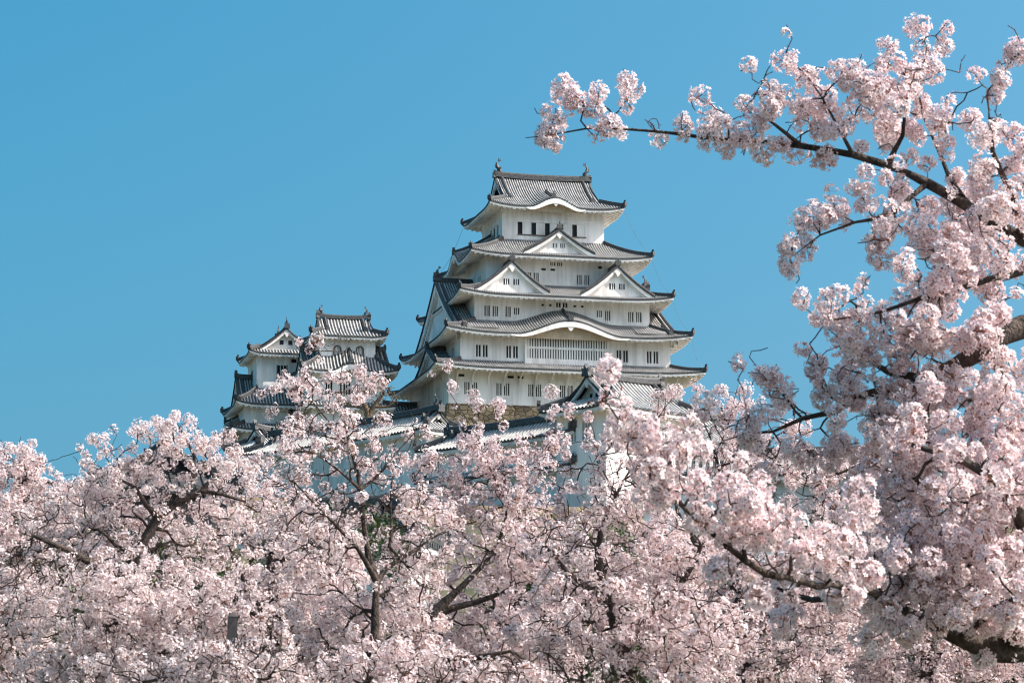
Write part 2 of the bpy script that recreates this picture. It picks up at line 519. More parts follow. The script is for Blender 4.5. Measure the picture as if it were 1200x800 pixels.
def dormer(parent, side, c, za, zb, w, v_face, v_back, ext=1.0, win=True, over=.55, th=.5, pitch=.34, fish=0, orn=1.0, name='gabled_dormer', conc=1.28):
    """triangular gable with concave slopes; side gives the way it faces; v_face measured outward from the roof's centre"""
    T = {'front': lambda a, n, z: (a, -n, z), 'left': lambda a, n, z: (-n, -a, z), 'right': lambda a, n, z: (n, a, z)}[side]
    q = lambda s: za - (za - zb)*(conc*s - (conc - 1)*s*s)
    def P(s, n, dz=0): return T(c + s*w, n, q(abs(s)) + dz)
    mb = MB(); ns = 10
    n_rows = max(3, int((v_face + over - v_back)/pitch))
    for sg in (-1, 1):
        S = [sg*ext*j/ns for j in range(ns + 1)]
        for i in range(n_rows):
            n0 = v_face + over - i*pitch; n1 = n0 - pitch
            mb.grid([[P(s, n0) for s in S], [P(s, n1) for s in S]], 0)
            nm = (n0 + n1)/2
            rows = [[T(c + s*w, nm + dn, q(abs(s)) + dz) for s in S] for dn, dz in ((-pitch*.3, 0), (-pitch*.18, .1), (pitch*.18, .1), (pitch*.3, 0))]
            mb.grid(rows, 1)
        mb.grid([[P(s, v_face + over, -.16) for s in S], [P(s, v_face + over, .04) for s in S]], 2)
        mb.grid([[P(s, v_face + over, -.16) for s in S], [P(s, v_back, -.16) for s in S]], 2)
    o = mb.build(name, [TILE, TILE_ROW, RIDGE], parent, fix=False)
    N = 24
    SS = [ext*(2*i/N - 1) for i in range(N + 1)]
    bb = MB()
    o1 = [P(s, v_face + over - .08, -.12) for s in SS]; o2 = [P(s, v_face + over - .08, -.12 - th*(.8 + .5*abs(s))) for s in SS]
    i1 = [P(s, v_face + over - .30, -.12) for s in SS]; i2 = [P(s, v_face + over - .30, -.12 - th*(.8 + .5*abs(s))) for s in SS]
    bb.grid([i1, o1, o2, i2, i1], 0)
    o3 = [P(s*.93, v_face + over - .34, -.12 - th*(.8 + .5*abs(s))) for s in SS]; o4 = [P(s*.93, v_face + over - .34, -.12 - th*(1.15 + .8*abs(s))) for s in SS]
    o5 = [P(s*.93, v_face + .02, -.12 - th*(1.15 + .8*abs(s))) for s in SS]
    bb.grid([o3, o4, o5], 0)
    bb.build('barge_board', PLASTER, o, fix=False)
    gb = MB()
    gb.grid([[T(c + s*w, v_face, min(zb - .9, q(abs(s)) - .2)) for s in SS], [P(s, v_face, -.14) for s in SS]], 0)
    gb.build('gable_wall', PLASTER, o, fix=False)
    if win:
        h = (za - zb)*.20; zc = zb + (za - zb)*.22; ww = h*1.0
        for sg in (-1, 1):
            wb = MB(); a0 = c + sg*ww*.85
            wb.grid([[T(a0 - ww*.5, v_face + .012, zc), T(a0 + ww*.5, v_face + .012, zc)], [T(a0 - ww*.5, v_face + .012, zc + h), T(a0 + ww*.5, v_face + .012, zc + h)]], 1)
            for k in range(1, 3):
                x = a0 - ww*.5 + ww*k/3
                lo = [T(x - .05, v_face, zc), T(x + .05, v_face, zc), T(x + .05, v_face + .06, zc), T(x - .05, v_face + .06, zc)]
                hi = [(px, py, zc + h) for px, py, _ in lo]
                wb.hexa(lo, hi, 0)
            wb.build('window', [PLASTER, DARK], o, fix=False)
    pb = MB()
    pend = [(-.5,.1),(-.62,-.25),(-.36,-.4),(-.2,-.72),(0,-.95),(.2,-.72),(.36,-.4),(.62,-.25),(.5,.1)]
    k = min(1.1, (za - zb)*.22)
    zt = za - th*1.0 - .1
    pb.prism(pend, lambda a, b: T(c + a*k, v_face + over - .02, zt + b*k), lambda a, b: T(c + a*k, v_face + over - .16, zt + b*k))
    pb.build('pendant', PLASTER, o)
    rb = MB()
    pts = [T(c, v_back + (v_face + over - v_back)*j/6, za + .08 + .12*(j/6)**3) for j in range(7)]
    ridge_line(rb, pts, .26, .5)
    d = Vector(T(0, 1, 0))
    ornament(rb, pts[-1], d, .9*orn)
    for sg in (-1, 1):                                   # thick rolled verge with its row of tile ends
        pts = [P(sg*ext*j/10, v_face + over - .12, .05) for j in range(11)]
        ridge_line(rb, pts, .2, .26)
        pts = [P(sg*ext*(.06 + .90*j/10), v_face + over - .8, .06) for j in range(11)]
        ridge_line(rb, pts, .17, .30)
    rb.build('ridge', RIDGE, o)
    if fish: shachi(o, T(c, v_face + over - .5, za + .55), (-d.x, -d.y), fish/2)
    return o

# ------------------------------------------------------------------ walls with real openings
def face_fn(side, hw, hd):
    return {'front': lambda a, n, z: (a, -hd - n, z), 'right': lambda a, n, z: (hw + n, a, z),
            'back': lambda a, n, z: (-a, hd + n, z), 'left': lambda a, n, z: (-hw - n, -a, z)}[side]

def storey(parent, hw, hd, z0, z1, openings={}, depth=.32, name='storey_wall'):
    mb = MB()
    for side in ('front', 'right', 'back', 'left'):
        F = face_fn(side, hw, hd); L = hw if side in ('front', 'back') else hd
        ops = openings.get(side, [])
        xs = sorted({-L, L} | {o[0] for o in ops} | {o[1] for o in ops})
        zs = sorted({z0, z1} | {o[2] for o in ops} | {o[3] for o in ops})
        for i in range(len(xs) - 1):
            for j in range(len(zs) - 1):
                cx, cz = (xs[i] + xs[i+1])/2, (zs[j] + zs[j+1])/2
                if any(o[0] < cx < o[1] and o[2] < cz < o[3] for o in ops): continue
                mb.add([F(xs[i], 0, zs[j]), F(xs[i+1], 0, zs[j]), F(xs[i+1], 0, zs[j+1]), F(xs[i], 0, zs[j+1])], [(0, 1, 2, 3)])
        for a0, a1, b0, b1, *_ in ops:
            o = [F(a0, 0, b0), F(a1, 0, b0), F(a1, 0, b1), F(a0, 0, b1)]
            i = [F(a0, -depth, b0), F(a1, -depth, b0), F(a1, -depth, b1), F(a0, -depth, b1)]
            mb.add(o + i, [(0, 1, 5, 4), (1, 2, 6, 5), (2, 3, 7, 6), (3, 0, 4, 7)])
    mb.add([(-hw, -hd, z1), (hw, -hd, z1), (hw, hd, z1), (-hw, hd, z1)], [(0, 1, 2, 3)])
    o = mb.build(name, PLASTER, parent, fix=False)
    for side, ops in openings.items():
        F = face_fn(side, hw, hd)
        for a0, a1, b0, b1, *kind in ops:
            kind = kind[0] if kind else 'bars'
            wb = MB()
            wb.add([F(a0, -depth + .01, b0), F(a1, -depth + .01, b0), F(a1, -depth + .01, b1), F(a0, -depth + .01, b1)], [(0, 1, 2, 3)], 1)
            def slab(x0, x1, n0, n1, c0, c1, m=0):
                lo = [F(x0, n1, c0), F(x1, n1, c0), F(x1, n0, c0), F(x0, n0, c0)]
                hi = [F(x0, n1, c1), F(x1, n1, c1), F(x1, n0, c1), F(x0, n0, c1)]
                wb.hexa(lo, hi, m)
            if kind == 'bars':
                n = max(2, int(round((a1 - a0)/.26)))
                for k in range(1, n):
                    x = a0 + (a1 - a0)*k/n
                    slab(x - .052, x + .052, -.20, -.06, b0, b1)
                nm = 'window'
            elif kind == 'lattice':
                n = 31
                for k in range(0, n + 1):
                    x = a0 + (a1 - a0)*k/n
                    slab(x - .095, x + .095, -.22, -.03, b0, b1)
                zc = b0 + (b1 - b0)*.47
                slab(a0, a1, -.2, .0, zc - .13, zc + .13)
                nm = 'lattice_window'
            elif kind == 'shutters':
                n = 5; st = (a1 - a0)/n
                for k in range(n):
                    slab(a0 + st*k + st*.36, a0 + st*(k + 1) - .10, -.16, -.08, b0, b1)
                    slab(a0 + st*(k + 1) - .14, a0 + st*(k + 1), -.30, -.02, b0, b1)
                slab(a0 - .05, a1 + .05, -.02, .10, b0 - .16, b0 - .02, 2)
                nm = 'shuttered_window'
            elif kind == 'shutters3':
                n = 3; st = (a1 - a0)/n
                for k in range(n):
                    slab(a0 + st*k + st*.45, a0 + st*(k + 1), -.16, -.05, b0, b1)
                slab(a0 - .05, a1 + .05, -.02, .10, b0 - .16, b0 - .02, 2)
                nm = 'shuttered_window'
            elif kind == 'arched':
                cx = (a0 + a1)/2; hw2 = (a1 - a0)/2
                poly = []
                for k in range(13):
                    tq = math.pi*k/12
                    poly.append((cx + hw2*1.18*math.cos(tq), b1 - hw2*.9 + hw2*1.25*math.sin(tq)))
                outer = [(cx + hw2*1.3, b0 - .1)] + poly + [(cx - hw2*1.3, b0 - .1)]
                inner = [(cx + hw2*.86, b0)] + [(cx + hw2*.86*math.cos(math.pi*k/12), b1 - hw2*.9 + hw2*.9*math.sin(math.pi*k/12)) for k in range(13)] + [(cx - hw2*.86, b0)]
                wb.grid([[F(a, .0, b) for a, b in outer], [F(a, .10, b) for a, b in outer], [F(a, .10, b) for a, b in inner], [F(a, .02, b) for a, b in inner]], 2)
                for k in range(1, 5):
                    x = a0 + (a1 - a0)*k/5
                    slab(x - .05, x + .05, -.2, -.06, b0, b1)
                nm = 'arched_window'
            elif kind == 'slit':
                slab(a0, a0 + (a1 - a0)*.12, -.25, -.05, b0, b1); nm = 'vent_slit'
            elif kind == 'frame':
                for k in range(1, 3):
                    x = a0 + (a1 - a0)*k/3
                    slab(x - .05, x + .05, -.2, -.06, b0, b1)
                slab(a0 - .12, a1 + .12, .0, .12, b0 - .14, b0 - .01, 2)
                slab(a0 - .10, a0 - .01, .0, .06, b0, b1 + .08, 2)
                slab(a1 + .01, a1 + .10, .0, .06, b0, b1 + .08, 2)
                nm = 'framed_window'
            elif kind == 'panes':
                xm = (a0 + a1)/2
                slab(xm - .03, xm + .03, -.2, -.1, b0, b1)
                for k in (1, 2):
                    zc = b0 + (b1 - b0)*k/3
                    slab(a0, a1, -.2, -.1, zc - .05, zc + .05)
                nm = 'window'
            wb.build(nm, [PLASTER, DARK, WOOD], o, fix=False)
    return o

def pairs(centers, z0, z1, w=.72, gap=.18):
    r = []
    for c in centers:
        r += [(c - gap/2 - w, c - gap/2, z0, z1), (c + gap/2, c + gap/2 + w, z0, z1)]
    return r

def brackets(wall, side, hw, hd, xs, z, out=1.7, h=1.15):
    F = face_fn(side, hw, hd)
    for x in xs:
        b = MB()
        N = 7; up, lo = [], []
        for i in range(N + 1):
            q = i/N*math.pi/2
            n = out*(1 - math.cos(q)); zz = z - h + h*math.sin(q)
            up.append((n, zz + .14)); lo.append((n + .10, zz - .10))
        for w0, w1 in ((-.11, .11),):
            rows = [[F(x + w0, n, zz) for n, zz in up], [F(x + w1, n, zz) for n, zz in up], [F(x + w1, n, zz) for n, zz in lo], [F(x + w0, n, zz) for n, zz in lo]]
            rows.append(rows[0]); b.grid(rows, 0)
        b.build('bracket', PLASTER, wall)

#==CASTLE==
# ------------------------------------------------------------------ main keep
TH = math.radians(13.7)
KX, KY, KB = 3.99, 330.0, 45.75
def kw(u, v, z):
    """keep axes (u right, v away) to world"""
    return Vector((KX + u*math.cos(TH) - v*math.sin(TH), KY + u*math.sin(TH) + v*math.cos(TH), z))

def build_keep():
    K = thing('castle_keep', (KX, KY, KB), TH, 'tall five-roofed white castle keep on the stone base, highest tower of all', 'castle keep')
    Z = lambda z: z - KB
    w1 = [(-13.15, -12.55), (-12.25, -11.55)]
    cs1 = [-12.35 + 4.1*k for k in range(7)]
    o1 = pairs(cs1, Z(46.95), Z(48.5), .68, .3)
    sl = [(x - .45, x + .45, Z(49.15), Z(49.5), 'slit') for x in (-13.6, -7.3, -6.0, 9.3)]
    W1 = storey(K, 15.2, 12.2, 0, Z(50.7), {'front': o1 + sl, 'left': pairs([-6, 0, 6], Z(46.95), Z(48.5))})
    brackets(W1, 'front', 15.2, 12.2, [-14.2 + 2.03*k for k in range(15)], Z(49.75), 2.0, 1.5)
    o2 = pairs([-10.9, -7.0], Z(51.75), Z(53.3), .62, .26) + pairs([7.35, 11.35], Z(51.75), Z(53.3), .62, .26)
    W2 = storey(K, 13.7, 12.0, Z(50.4), Z(55.2), {'front': o2, 'left': pairs([3, 8], Z(52.2), Z(53.4))})
    # projecting lattice bay below the arched eave
    bay = MB(); F = face_fn('front', 13.7, 12.0); x0, x1, b0, b1, pj = -5.15, 5.15, Z(51.75), Z(54.65), .55
    bay.add([F(x0 - .35, pj, Z(50.9)), F(x1 + .35, pj, Z(50.9)), F(x1 + .35, pj, b0), F(x0 - .35, pj, b0)], [(0, 1, 2, 3)])
    bay.add([F(x0 - .35, pj, b1), F(x1 + .35, pj, b1), F(x1 + .35, pj, Z(55.0)), F(x0 - .35, pj, Z(55.0))], [(0, 1, 2, 3)])
    for a, b in ((x0 - .35, x0), (x1, x1 + .35)):
        bay.add([F(a, pj, b0), F(b, pj, b0), F(b, pj, b1), F(a, pj, b1)], [(0, 1, 2, 3)])
    for a in (x0 - .35, x1 + .35):
        bay.add([F(a, pj, Z(50.9)), F(a, 0, Z(50.9)), F(a, 0, Z(55.0)), F(a, pj, Z(55.0))], [(0, 1, 2, 3)])
    bay.add([F(x0, pj - .35, b0), F(x1, pj - .35, b0), F(x1, pj - .35, b1), F(x0, pj - .35, b1)], [(0, 1, 2, 3)], 1)
    for k in range(31):
        x = x0 + (x1 - x0)*(k + .5)/31
        lo = [F(x - .085, pj, b0), F(x + .085, pj, b0), F(x + .085, pj - .2, b0), F(x - .085, pj - .2, b0)]
        bay.hexa(lo, [(a, b, b1) for a, b, _ in lo])
    zc = b0 + (b1 - b0)*.47
    lo = [F(x0, pj + .03, zc - .13), F(x1, pj + .03, zc - .13), F(x1, pj - .22, zc - .13), F(x0, pj - .22, zc - .13)]
    bay.hexa(lo, [(a, b, zc + .13) for a, b, _ in lo])
    bay.build('lattice_window', [PLASTER, DARK], W2, fix=False)
    o3 = pairs([-9.3, 9.55], Z(57.25), Z(58.6), .72, .34) + [(-7.45, -6.75, Z(57.25), Z(58.6)), (-6.35, -5.65, Z(57.6), Z(58.5)), (4.5, 5.2, Z(57.7), Z(58.6)), (5.6, 6.3, Z(57.3), Z(58.6))]
    o3 += pairs([-.1], Z(58.75), Z(59.4), .62, .25) + [(x - .2, x + .2, Z(58.85), Z(59.15), 'slit') for x in (-2.6, -1.6, 1.6, 2.6)]
    storey(K, 11.5, 10.3, Z(56.0), Z(60.4), {'front': o3})
    o4 = pairs([-3.35, 3.35], Z(62.25), Z(63.55), .66, .34) + pairs([-.2], Z(64.55), Z(65.05), .7, .2) + [(x - .35, x + .35, Z(63.9), Z(64.2), 'slit') for x in (-1.9, -.7)]
    o4 += [(5.3, 5.9, Z(64.45), Z(64.8), 'slit'), (-6.3, -5.7, Z(64.45), Z(64.8), 'slit')]
    storey(K, 9.4, 8.0, Z(61.0), Z(66.3), {'front': o4, 'left': pairs([-4, 0, 4], Z(62.3), Z(63.5))})
    W5 = storey(K, 6.8, 5.75, Z(67.2), Z(73.0), {'front': [(-4.75, 4.35, Z(69.0), Z(70.6), 'shutters')], 'left': [(-1.2, 4.4, Z(69.0), Z(70.6), 'shutters3')]})
    tb = MB()                                            # plaster-covered beams on the top storey
    for sd, L, n in (('front', 6.8, 9), ('left', 5.75, 7)):
        F = face_fn(sd, 6.8, 5.75)
        for zz in (71.0,):
            lo = [F(-L, .05, Z(zz)), F(L, .05, Z(zz)), F(L, 0, Z(zz)), F(-L, 0, Z(zz))]
            tb.hexa(lo, [(a, b, c + .14) for a, b, c in lo])
        for k in range(n):
            x = -L + 2*L*k/(n - 1); x = max(-L + .12, min(L - .12, x))
            lo = [F(x - .09, .04, Z(71.14)), F(x + .09, .04, Z(71.14)), F(x + .09, 0, Z(71.14)), F(x - .09, 0, Z(71.14))]
            tb.hexa(lo, [(a, b, Z(72.4)) for a, b, c in lo])
    tb.build('plaster_beam', PLASTER, W5)
    # roofs from the lowest up
    skirt_roof(K, 17.5, 15.0, Z(50.05), .6, 13.7, 12.0, Z(51.3), 2.7)
    skirt_roof(K, 16.0, 14.4, Z(54.55), .8, 11.5, 10.3, Z(56.7), 2.4, {'front': (0, 1.85, 6.9)})
    skirt_roof(K, 14.0, 12.9, Z(59.7), .75, 9.4, 8.0, Z(61.95), 2.5)
    skirt_roof(K, 12.0, 10.4, Z(65.4), .65, 6.8, 5.75, Z(68.2), 2.5, {'left': (0, 1.7, 3.8)})
    hip_gable_roof(K, 9.0, 8.0, Z(72.25), .65, 6.35, Z(77.6), 2.2, {'front': (-.2, 1.3, 3.5)}, fish=2.05, ridge=(.36, .62))
    # gables standing on the roofs
    dormer(K, 'front', -7.0, Z(64.1), Z(60.35), 4.9, 11.5, 7.6, 1.0)
    dormer(K, 'front', 6.85, Z(64.1), Z(60.35), 4.9, 11.5, 7.6, 1.0)
    dormer(K, 'front', -.2, Z(68.95), Z(66.05), 4.7, 9.2, 5.5, 1.0)
    dormer(K, 'left', 0, Z(63.3), Z(54.9), 14.0, 13.75, 9.0, .94, win=False, over=.7, th=.9, fish=1.7, orn=1.2)
    dormer(K, 'right', 0, Z(63.3), Z(54.9), 14.0, 13.75, 9.0, .94, win=False, over=.7, th=.9, fish=1.7, orn=1.2)
    dormer(K, 'left', 3.6, Z(53.75), Z(50.7), 7.6, 15.7, 13.4, 1.0, win=False, over=.6, orn=1.0)
    # descending ridges at the front foot of the two great side gables
    for sx in (-1, 1):
        rb = MB(); pts = []
        for j in range(7):
            s = .70 + .26*j/6
            pts.append((sx*13.4, -14.0*s, Z(63.3) - 8.4*(1.28*s - .28*s*s) + .1))
        ridge_line(rb, pts, .25, .42); ornament(rb, pts[-1], (0, -1), .8)
        rb.build('verge_ridge', RIDGE, K)
    # lightning conductor down the right corners
    for a, b in (((8.95, -7.9, 72.2), (11.9, -10.3, 65.6)), ((11.9, -10.3, 65.3), (13.9, -12.8, 60.0)), ((13.9, -12.8, 59.6), (15.9, -14.3, 55.0)), ((15.9, -14.3, 54.4), (17.3, -14.9, 50.5)), ((-8.95, 7.9, 72.2), (-11.9, 10.3, 65.8))):
        a, b = Vector(a), Vector(b); m = (a + b)/2 - Vector((a.x and math.copysign(.5, a.x), 0, .6))
        cb = MB(); cb.tube([(p.x, p.y, p.z - KB) for p in (a, a*.25 + m*.5 + b*.25, b)], .018, 5)
        cb.build('lightning_cable', STEEL, K)
    return K
build_keep()

def stone_base(u0, u1, v0, v1, ztop, zbot, label, batter=.28, name='stone_rampart'):
    """battered stone plinth in the keep's axes"""
    c = kw((u0 + u1)/2, (v0 + v1)/2, zbot)
    r = thing(name, c, TH, label, 'stone rampart')
    hw, hd, h = (u1 - u0)/2, (v1 - v0)/2, ztop - zbot
    mb = MB(); N = 8; rows = []
    for i in range(N + 1):
        t = i/N; e = h*batter*(1 - t)**1.4
        rows.append([(-hw - e, -hd - e, h*t), (hw + e, -hd - e, h*t), (hw + e, hd + e, h*t), (-hw - e, hd + e, h*t)])
    mb.grid(rows, 0, True)
    mb.add(rows[-1], [(0, 1, 2, 3)])
    mb.build('stone_face', STONE, r, fix=False)
    return r
stone_base(-15.35, 15.35, -12.35, 12.35, 45.75, 31.0, 'brown stone base under the main keep, pale cut stones at its foot')

# ------------------------------------------------------------------ small keeps west of the main keep
def small_keep_west():
    b = 42.6
    c = kw(-26.3, 0.5, b)
    T = thing('small_keep', c, TH, 'white turret with arched windows and two roofs, beside the main keep', 'castle turret')
    Z = lambda z: z - 43.2
    storey(T, 4.6, 4.0, 0, Z(51.5), {'front': pairs([-2.6, .4, 3.1], Z(48.4), Z(50.0), .5, .2)[:0] + [(-2.9, -2.0, Z(48.2), Z(50.0)), (-.6, .3, Z(48.2), Z(50.0)), (1.9, 2.8, Z(48.2), Z(50.0))]})
    storey(T, 3.6, 3.3, Z(50.9), Z(56.05), {'front': [(-1.75, -.85, Z(53.0), Z(54.5), 'arched'), (1.15, 2.05, Z(53.0), Z(54.5), 'arched')], 'left': [(-.5, .5, Z(53.0), Z(54.4))]})
    skirt_roof(T, 6.3, 5.3, Z(51.1), .5, 3.6, 3.3, Z(53.2), 1.3, {'front': (.2, 1.0, 2.7)}, pitch=.40, row=TILE_JOINT)
    hip_gable_roof(T, 4.9, 4.4, Z(55.7), .45, 3.3, Z(58.6), 1.15, fish=1.25, ridge=(.28, .42), pitch=.40, row=TILE_JOINT)
    for sd in ('left', 'right'):
        dormer(T, sd, 0, Z(54.6), Z(51.4), 4.6, 5.0, 3.4, .98, win=False, over=.5, pitch=.40, orn=.8)
    # verge gable on the west side between the roofs, and the lowest eave
    skirt_roof(T, 5.9, 5.4, Z(46.6), .3, 4.6, 4.0, Z(47.3), 1.2, pitch=.40, row=TILE_JOINT)
    return T
small_keep_west()

def small_keep_northwest():
    b = 40.0
    c = kw(-32.6, 11.0, b)
    T = thing('small_keep', c, TH, 'white turret with front gable and framed window, leftmost of the castle', 'castle turret')
    Z = lambda z: z - 42.0
    storey(T, 5.6, 5.2, 0, Z(49.6), {'front': [(2.0, 2.9, Z(44.4), Z(46.3)), (-3.4, -2.6, Z(44.4), Z(46.0))], 'left': pairs([0], Z(44.4), Z(46.0))})
    storey(T, 3.9, 4.2, Z(50.0), Z(56.45), {'front': [(-1.2, .0, Z(53.0), Z(54.7), 'frame'), (2.6, 3.5, Z(53.0), Z(54.5), 'frame'), (.5, 1.3, Z(55.1), Z(55.6), 'slit')], 'left': [(-.6, .5, Z(52.8), Z(54.4), 'frame')]})
    skirt_roof(T, 6.9, 6.8, Z(49.2), .6, 3.9, 4.2, Z(51.6), 1.2, pitch=.40, row=TILE_JOINT)
    dormer(T, 'left', 0, Z(53.4), Z(49.7), 4.4, 5.6, 3.7, 1.0, win=True, over=.5)
    # top roof: its gable looks to the front, so the roof is turned a quarter
    roof = hip_gable_roof(T, 5.4, 5.1, Z(56.1), .5, 4.0, Z(59.6), 1.1, fish=1.1, ridge=(.26, .4), pitch=.40, row=TILE_JOINT)
    roof.rotation_euler = (0, 0, math.pi/2)
    skirt_roof(T, 7.4, 7.0, Z(45.9), .4, 5.6, 5.2, Z(46.9), 1.4, {'left': (0, 1.5, 3.2)}, pitch=.40, row=TILE_JOINT)
    return T
small_keep_northwest()

def tile_hall(loc, rz, L, W, zwall, rise, label, cat='castle hall', name='castle_hall', over=1.0, wins=(), pitch=.42, row=None, gable=True, fish=0, lower=None):
    """long plastered hall with a hip-and-gable roof, ridge along its local x; windows on its local front"""
    T = thing(name, loc, rz, label, cat)
    hl, hw = L/2, W/2
    storey(T, hl, hw, 0, zwall + .3, wins if isinstance(wins, dict) else ({'front': list(wins)} if wins else {}))
    hip_gable_roof(T, hl + over, hw + over, zwall, .25, hl + over - (1.7 if gable else hw*.9), zwall + rise, over*.9, fish=fish, ridge=(.26, .42), pitch=pitch, row=row)
    if lower:
        skirt_roof(T, hl + lower[1], hw + lower[1], lower[0], .12, hl - .05, hw - .05, lower[0] + .55, lower[1]*.8, pitch=pitch, row=row, hw=.15, hh=.22)
    return T

# passage building between the small keep and the main keep, in the keep's shade
tile_hall(kw(-16.9, 7.2, 40.0), TH, 7.6, 5.4, 6.1, 1.9, 'low white passage building with dark roof between the small and main keeps', 'passage building', 'passage_building',
          wins=[(-1.9, -1.05, 3.5, 5.1, 'panes'), (.4, 1.2, 3.5, 5.1, 'panes'), (1.6, 2.35, 3.5, 5.1, 'panes')])
stone_base(-38.4, -20.2, -4.2, 17, 40.05, 30.0, 'dark stone base under the two small turrets')
stone_base(-20.6, -13.0, 4.8, 12, 40.0, 30.0, 'stone base under the passage building')
#==WALLS==
# ------------------------------------------------------------------ castle hill and ground
def sm(a, b, x):
    t = min(1.0, max(0.0, (x - a)/(b - a))); return t*t*(3 - 2*t)

def ground_z(x, y):
    h = 20.0*sm(120, 196, y)*(1 - sm(34, 130, abs(x))) * (1 - sm(460, 700, y))
    dx, dy = x + 8, y - 335
    r = math.hypot(dx*.8, dy)
    h += 17.5*(1 - sm(38, 88, r))
    h += .5*math.sin(x*.11 + 1.3)*math.sin(y*.09)*sm(100, 180, y)
    return h

GROUND = noisy('hill_ground', (.035, .045, .02), (.13, .11, .07), .5, .95, 8, .6, 3.0)
tm = MB()
gx = [-9000, -3000, -900, -400] + [-240 + 8*i for i in range(61)] + [400, 900, 3000, 9000]
gy = [-9000, -2000, -300, -60, 0, 20, 40, 60, 80, 100] + [116 + 7*i for i in range(50)] + [500, 600, 720, 1000, 3000, 12000]
tm.grid([[(x, y, ground_z(x, y)) for x in gx] for y in gy])
tag(tm.build('terrain', GROUND, None, True), None, None, kind='structure')

# ------------------------------------------------------------------ plastered halls and turrets of the outer ring
QD = math.radians(-48)
def ring_hall(px, py, Y, rz, L, W, rise, wall_h, label, cat, name, lead=0.0, **k):
    """hall whose ridge passes through the point seen at (px, py, Y), lying 'lead' metres from its centre along the ridge"""
    p = at(px, py, Y)
    c = Vector((p.x - math.cos(rz)*lead, p.y - math.sin(rz)*lead, p.z - rise - wall_h))
    T = tile_hall(c, rz, L, W, wall_h, rise, label, cat, name, **k)
    g = min(ground_z(c.x + a*L*.6, c.y + b*L*.6) for a in (-1, 0, 1) for b in (-1, 0, 1)) - .6
    if c.z - g > .8:                                       # the hall stands on its own battered stone footing
        r = thing('stone_footing', (c.x, c.y, g), rz, 'stone footing under the ' + ' '.join(label.split(' with ')[0].split(',')[0].split()[:11]), 'stone footing')
        m = MB(); h = c.z - g; rows = []
        for i in range(6):
            t = i/5; e = .12 + h*.2*(1 - t)**1.3
            rows.append([(-L/2 - e, -W/2 - e, h*t), (L/2 + e, -W/2 - e, h*t), (L/2 + e, W/2 + e, h*t), (-L/2 - e, W/2 + e, h*t)])
        m.grid(rows, 0, True); m.add(rows[-1], [(0, 1, 2, 3)])
        m.build('stone_face', STONE, r, fix=False)
    return T

ring_hall(645, 493, 205, QD, 18, 3.4, 1.55, 7.5, 'white loopholed wall hall running down to left of the gabled turret', 'castle hall', 'wall_hall', lead=4.5,
          wins=[(-2.0 + 7*k - 7, -1.2 + 7*k - 7, 5.7, 6.8) for k in range(3)] + [(-.9 + 7*k - 7, -.1 + 7*k - 7, 5.7, 6.8) for k in range(3)],
          row=TILE_JOINT, lower=(4.9, .75), over=.7)
ring_hall(500, 485, 226, QD, 26, 4.2, 1.9, 8.0, 'long white wall hall under the small turrets, fish ornament on its ridge', 'castle hall', 'wall_hall', lead=10.5,
          wins=[(-4.0, -3.2, 6.0, 7.2), (2.5, 3.3, 6.0, 7.2)], row=TILE_JOINT, over=.8, fish=1.1)
ring_hall(294, 503, 252, math.radians(40), 8, 4.6, 2.0, 7.5, 'short white hall with tiled roof at left end of the outer ring', 'castle hall', 'wall_hall', lead=-3.6,
          row=TILE_JOINT, over=.8)
ring_hall(695, 442, 200, math.radians(42), 9.5, 5.6, 2.75, 10.0, 'white gabled turret with bright tiled roof in front of main keep', 'castle turret', 'gate_turret', lead=-3.4,
          wins={'left': [(-1.5, -.6, 7.6, 9.2), (.1, 1.0, 7.6, 9.2)], 'front': [(-4, -3, 7.4, 9), (1, 2, 7.4, 9)]}, row=TILE_JOINT, over=1.0)
ring_hall(815, 490, 216, math.radians(42), 8, 6.0, 2.6, 8.0, 'white hall with bright roof right of the gabled turret', 'castle hall', 'wall_hall', row=TILE_JOINT, over=.9)
ring_hall(925, 534, 150, math.radians(-6), 17, 3.6, 1.3, 6.0, 'long white wall hall behind the near cherry boughs at right', 'castle hall', 'wall_hall', over=.7)
_p = PLASTER
PLASTER = GREY                                           # dark grey replaces lit plaster, standing in for this hall's shade
ring_hall(186, 529, 140, math.radians(-76), 10.0, 6.4, 2.5, 8.0, 'dark shade-painted hall behind the left cherry crowns', 'castle hall', 'dark_hall', over=.8, row=TILE, lead=0)
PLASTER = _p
ring_hall(405, 596, 112, math.radians(-12), 6.5, 4.4, 1.7, 6.0, 'grey roofed gatehouse with white wall behind the slender cherry trunk', 'gatehouse', 'gatehouse', over=.8, row=TILE)

def rampart(px0, px1, py, Y, zb, label, depth=6):
    a, b = at(px0, py, Y), at(px1, py, Y + 4)
    L = (b - a).length
    c = (a + b)/2; h = c.z - zb
    r = thing('stone_rampart', (c.x, c.y, zb), math.atan2(b.y - a.y, b.x - a.x), label, 'stone rampart')
    mb = MB(); rows = []
    for i in range(7):
        t = i/6; e = h*.22*(1 - t)**1.3
        rows.append([(-L/2 - e, -depth/2 - e, h*t), (L/2 + e, -depth/2 - e, h*t), (L/2 + e, depth/2 + e, h*t), (-L/2 - e, depth/2 + e, h*t)])
    mb.grid(rows, 0, True); mb.add(rows[-1], [(0, 1, 2, 3)])
    mb.build('stone_face', STONE, r, fix=False)
rampart(470, 900, 600, 192, 14.0, 'long stone rampart below the gabled turret', 8)
rampart(250, 520, 590, 208, 15.0, 'stone rampart below the long hall under the small turrets', 8)

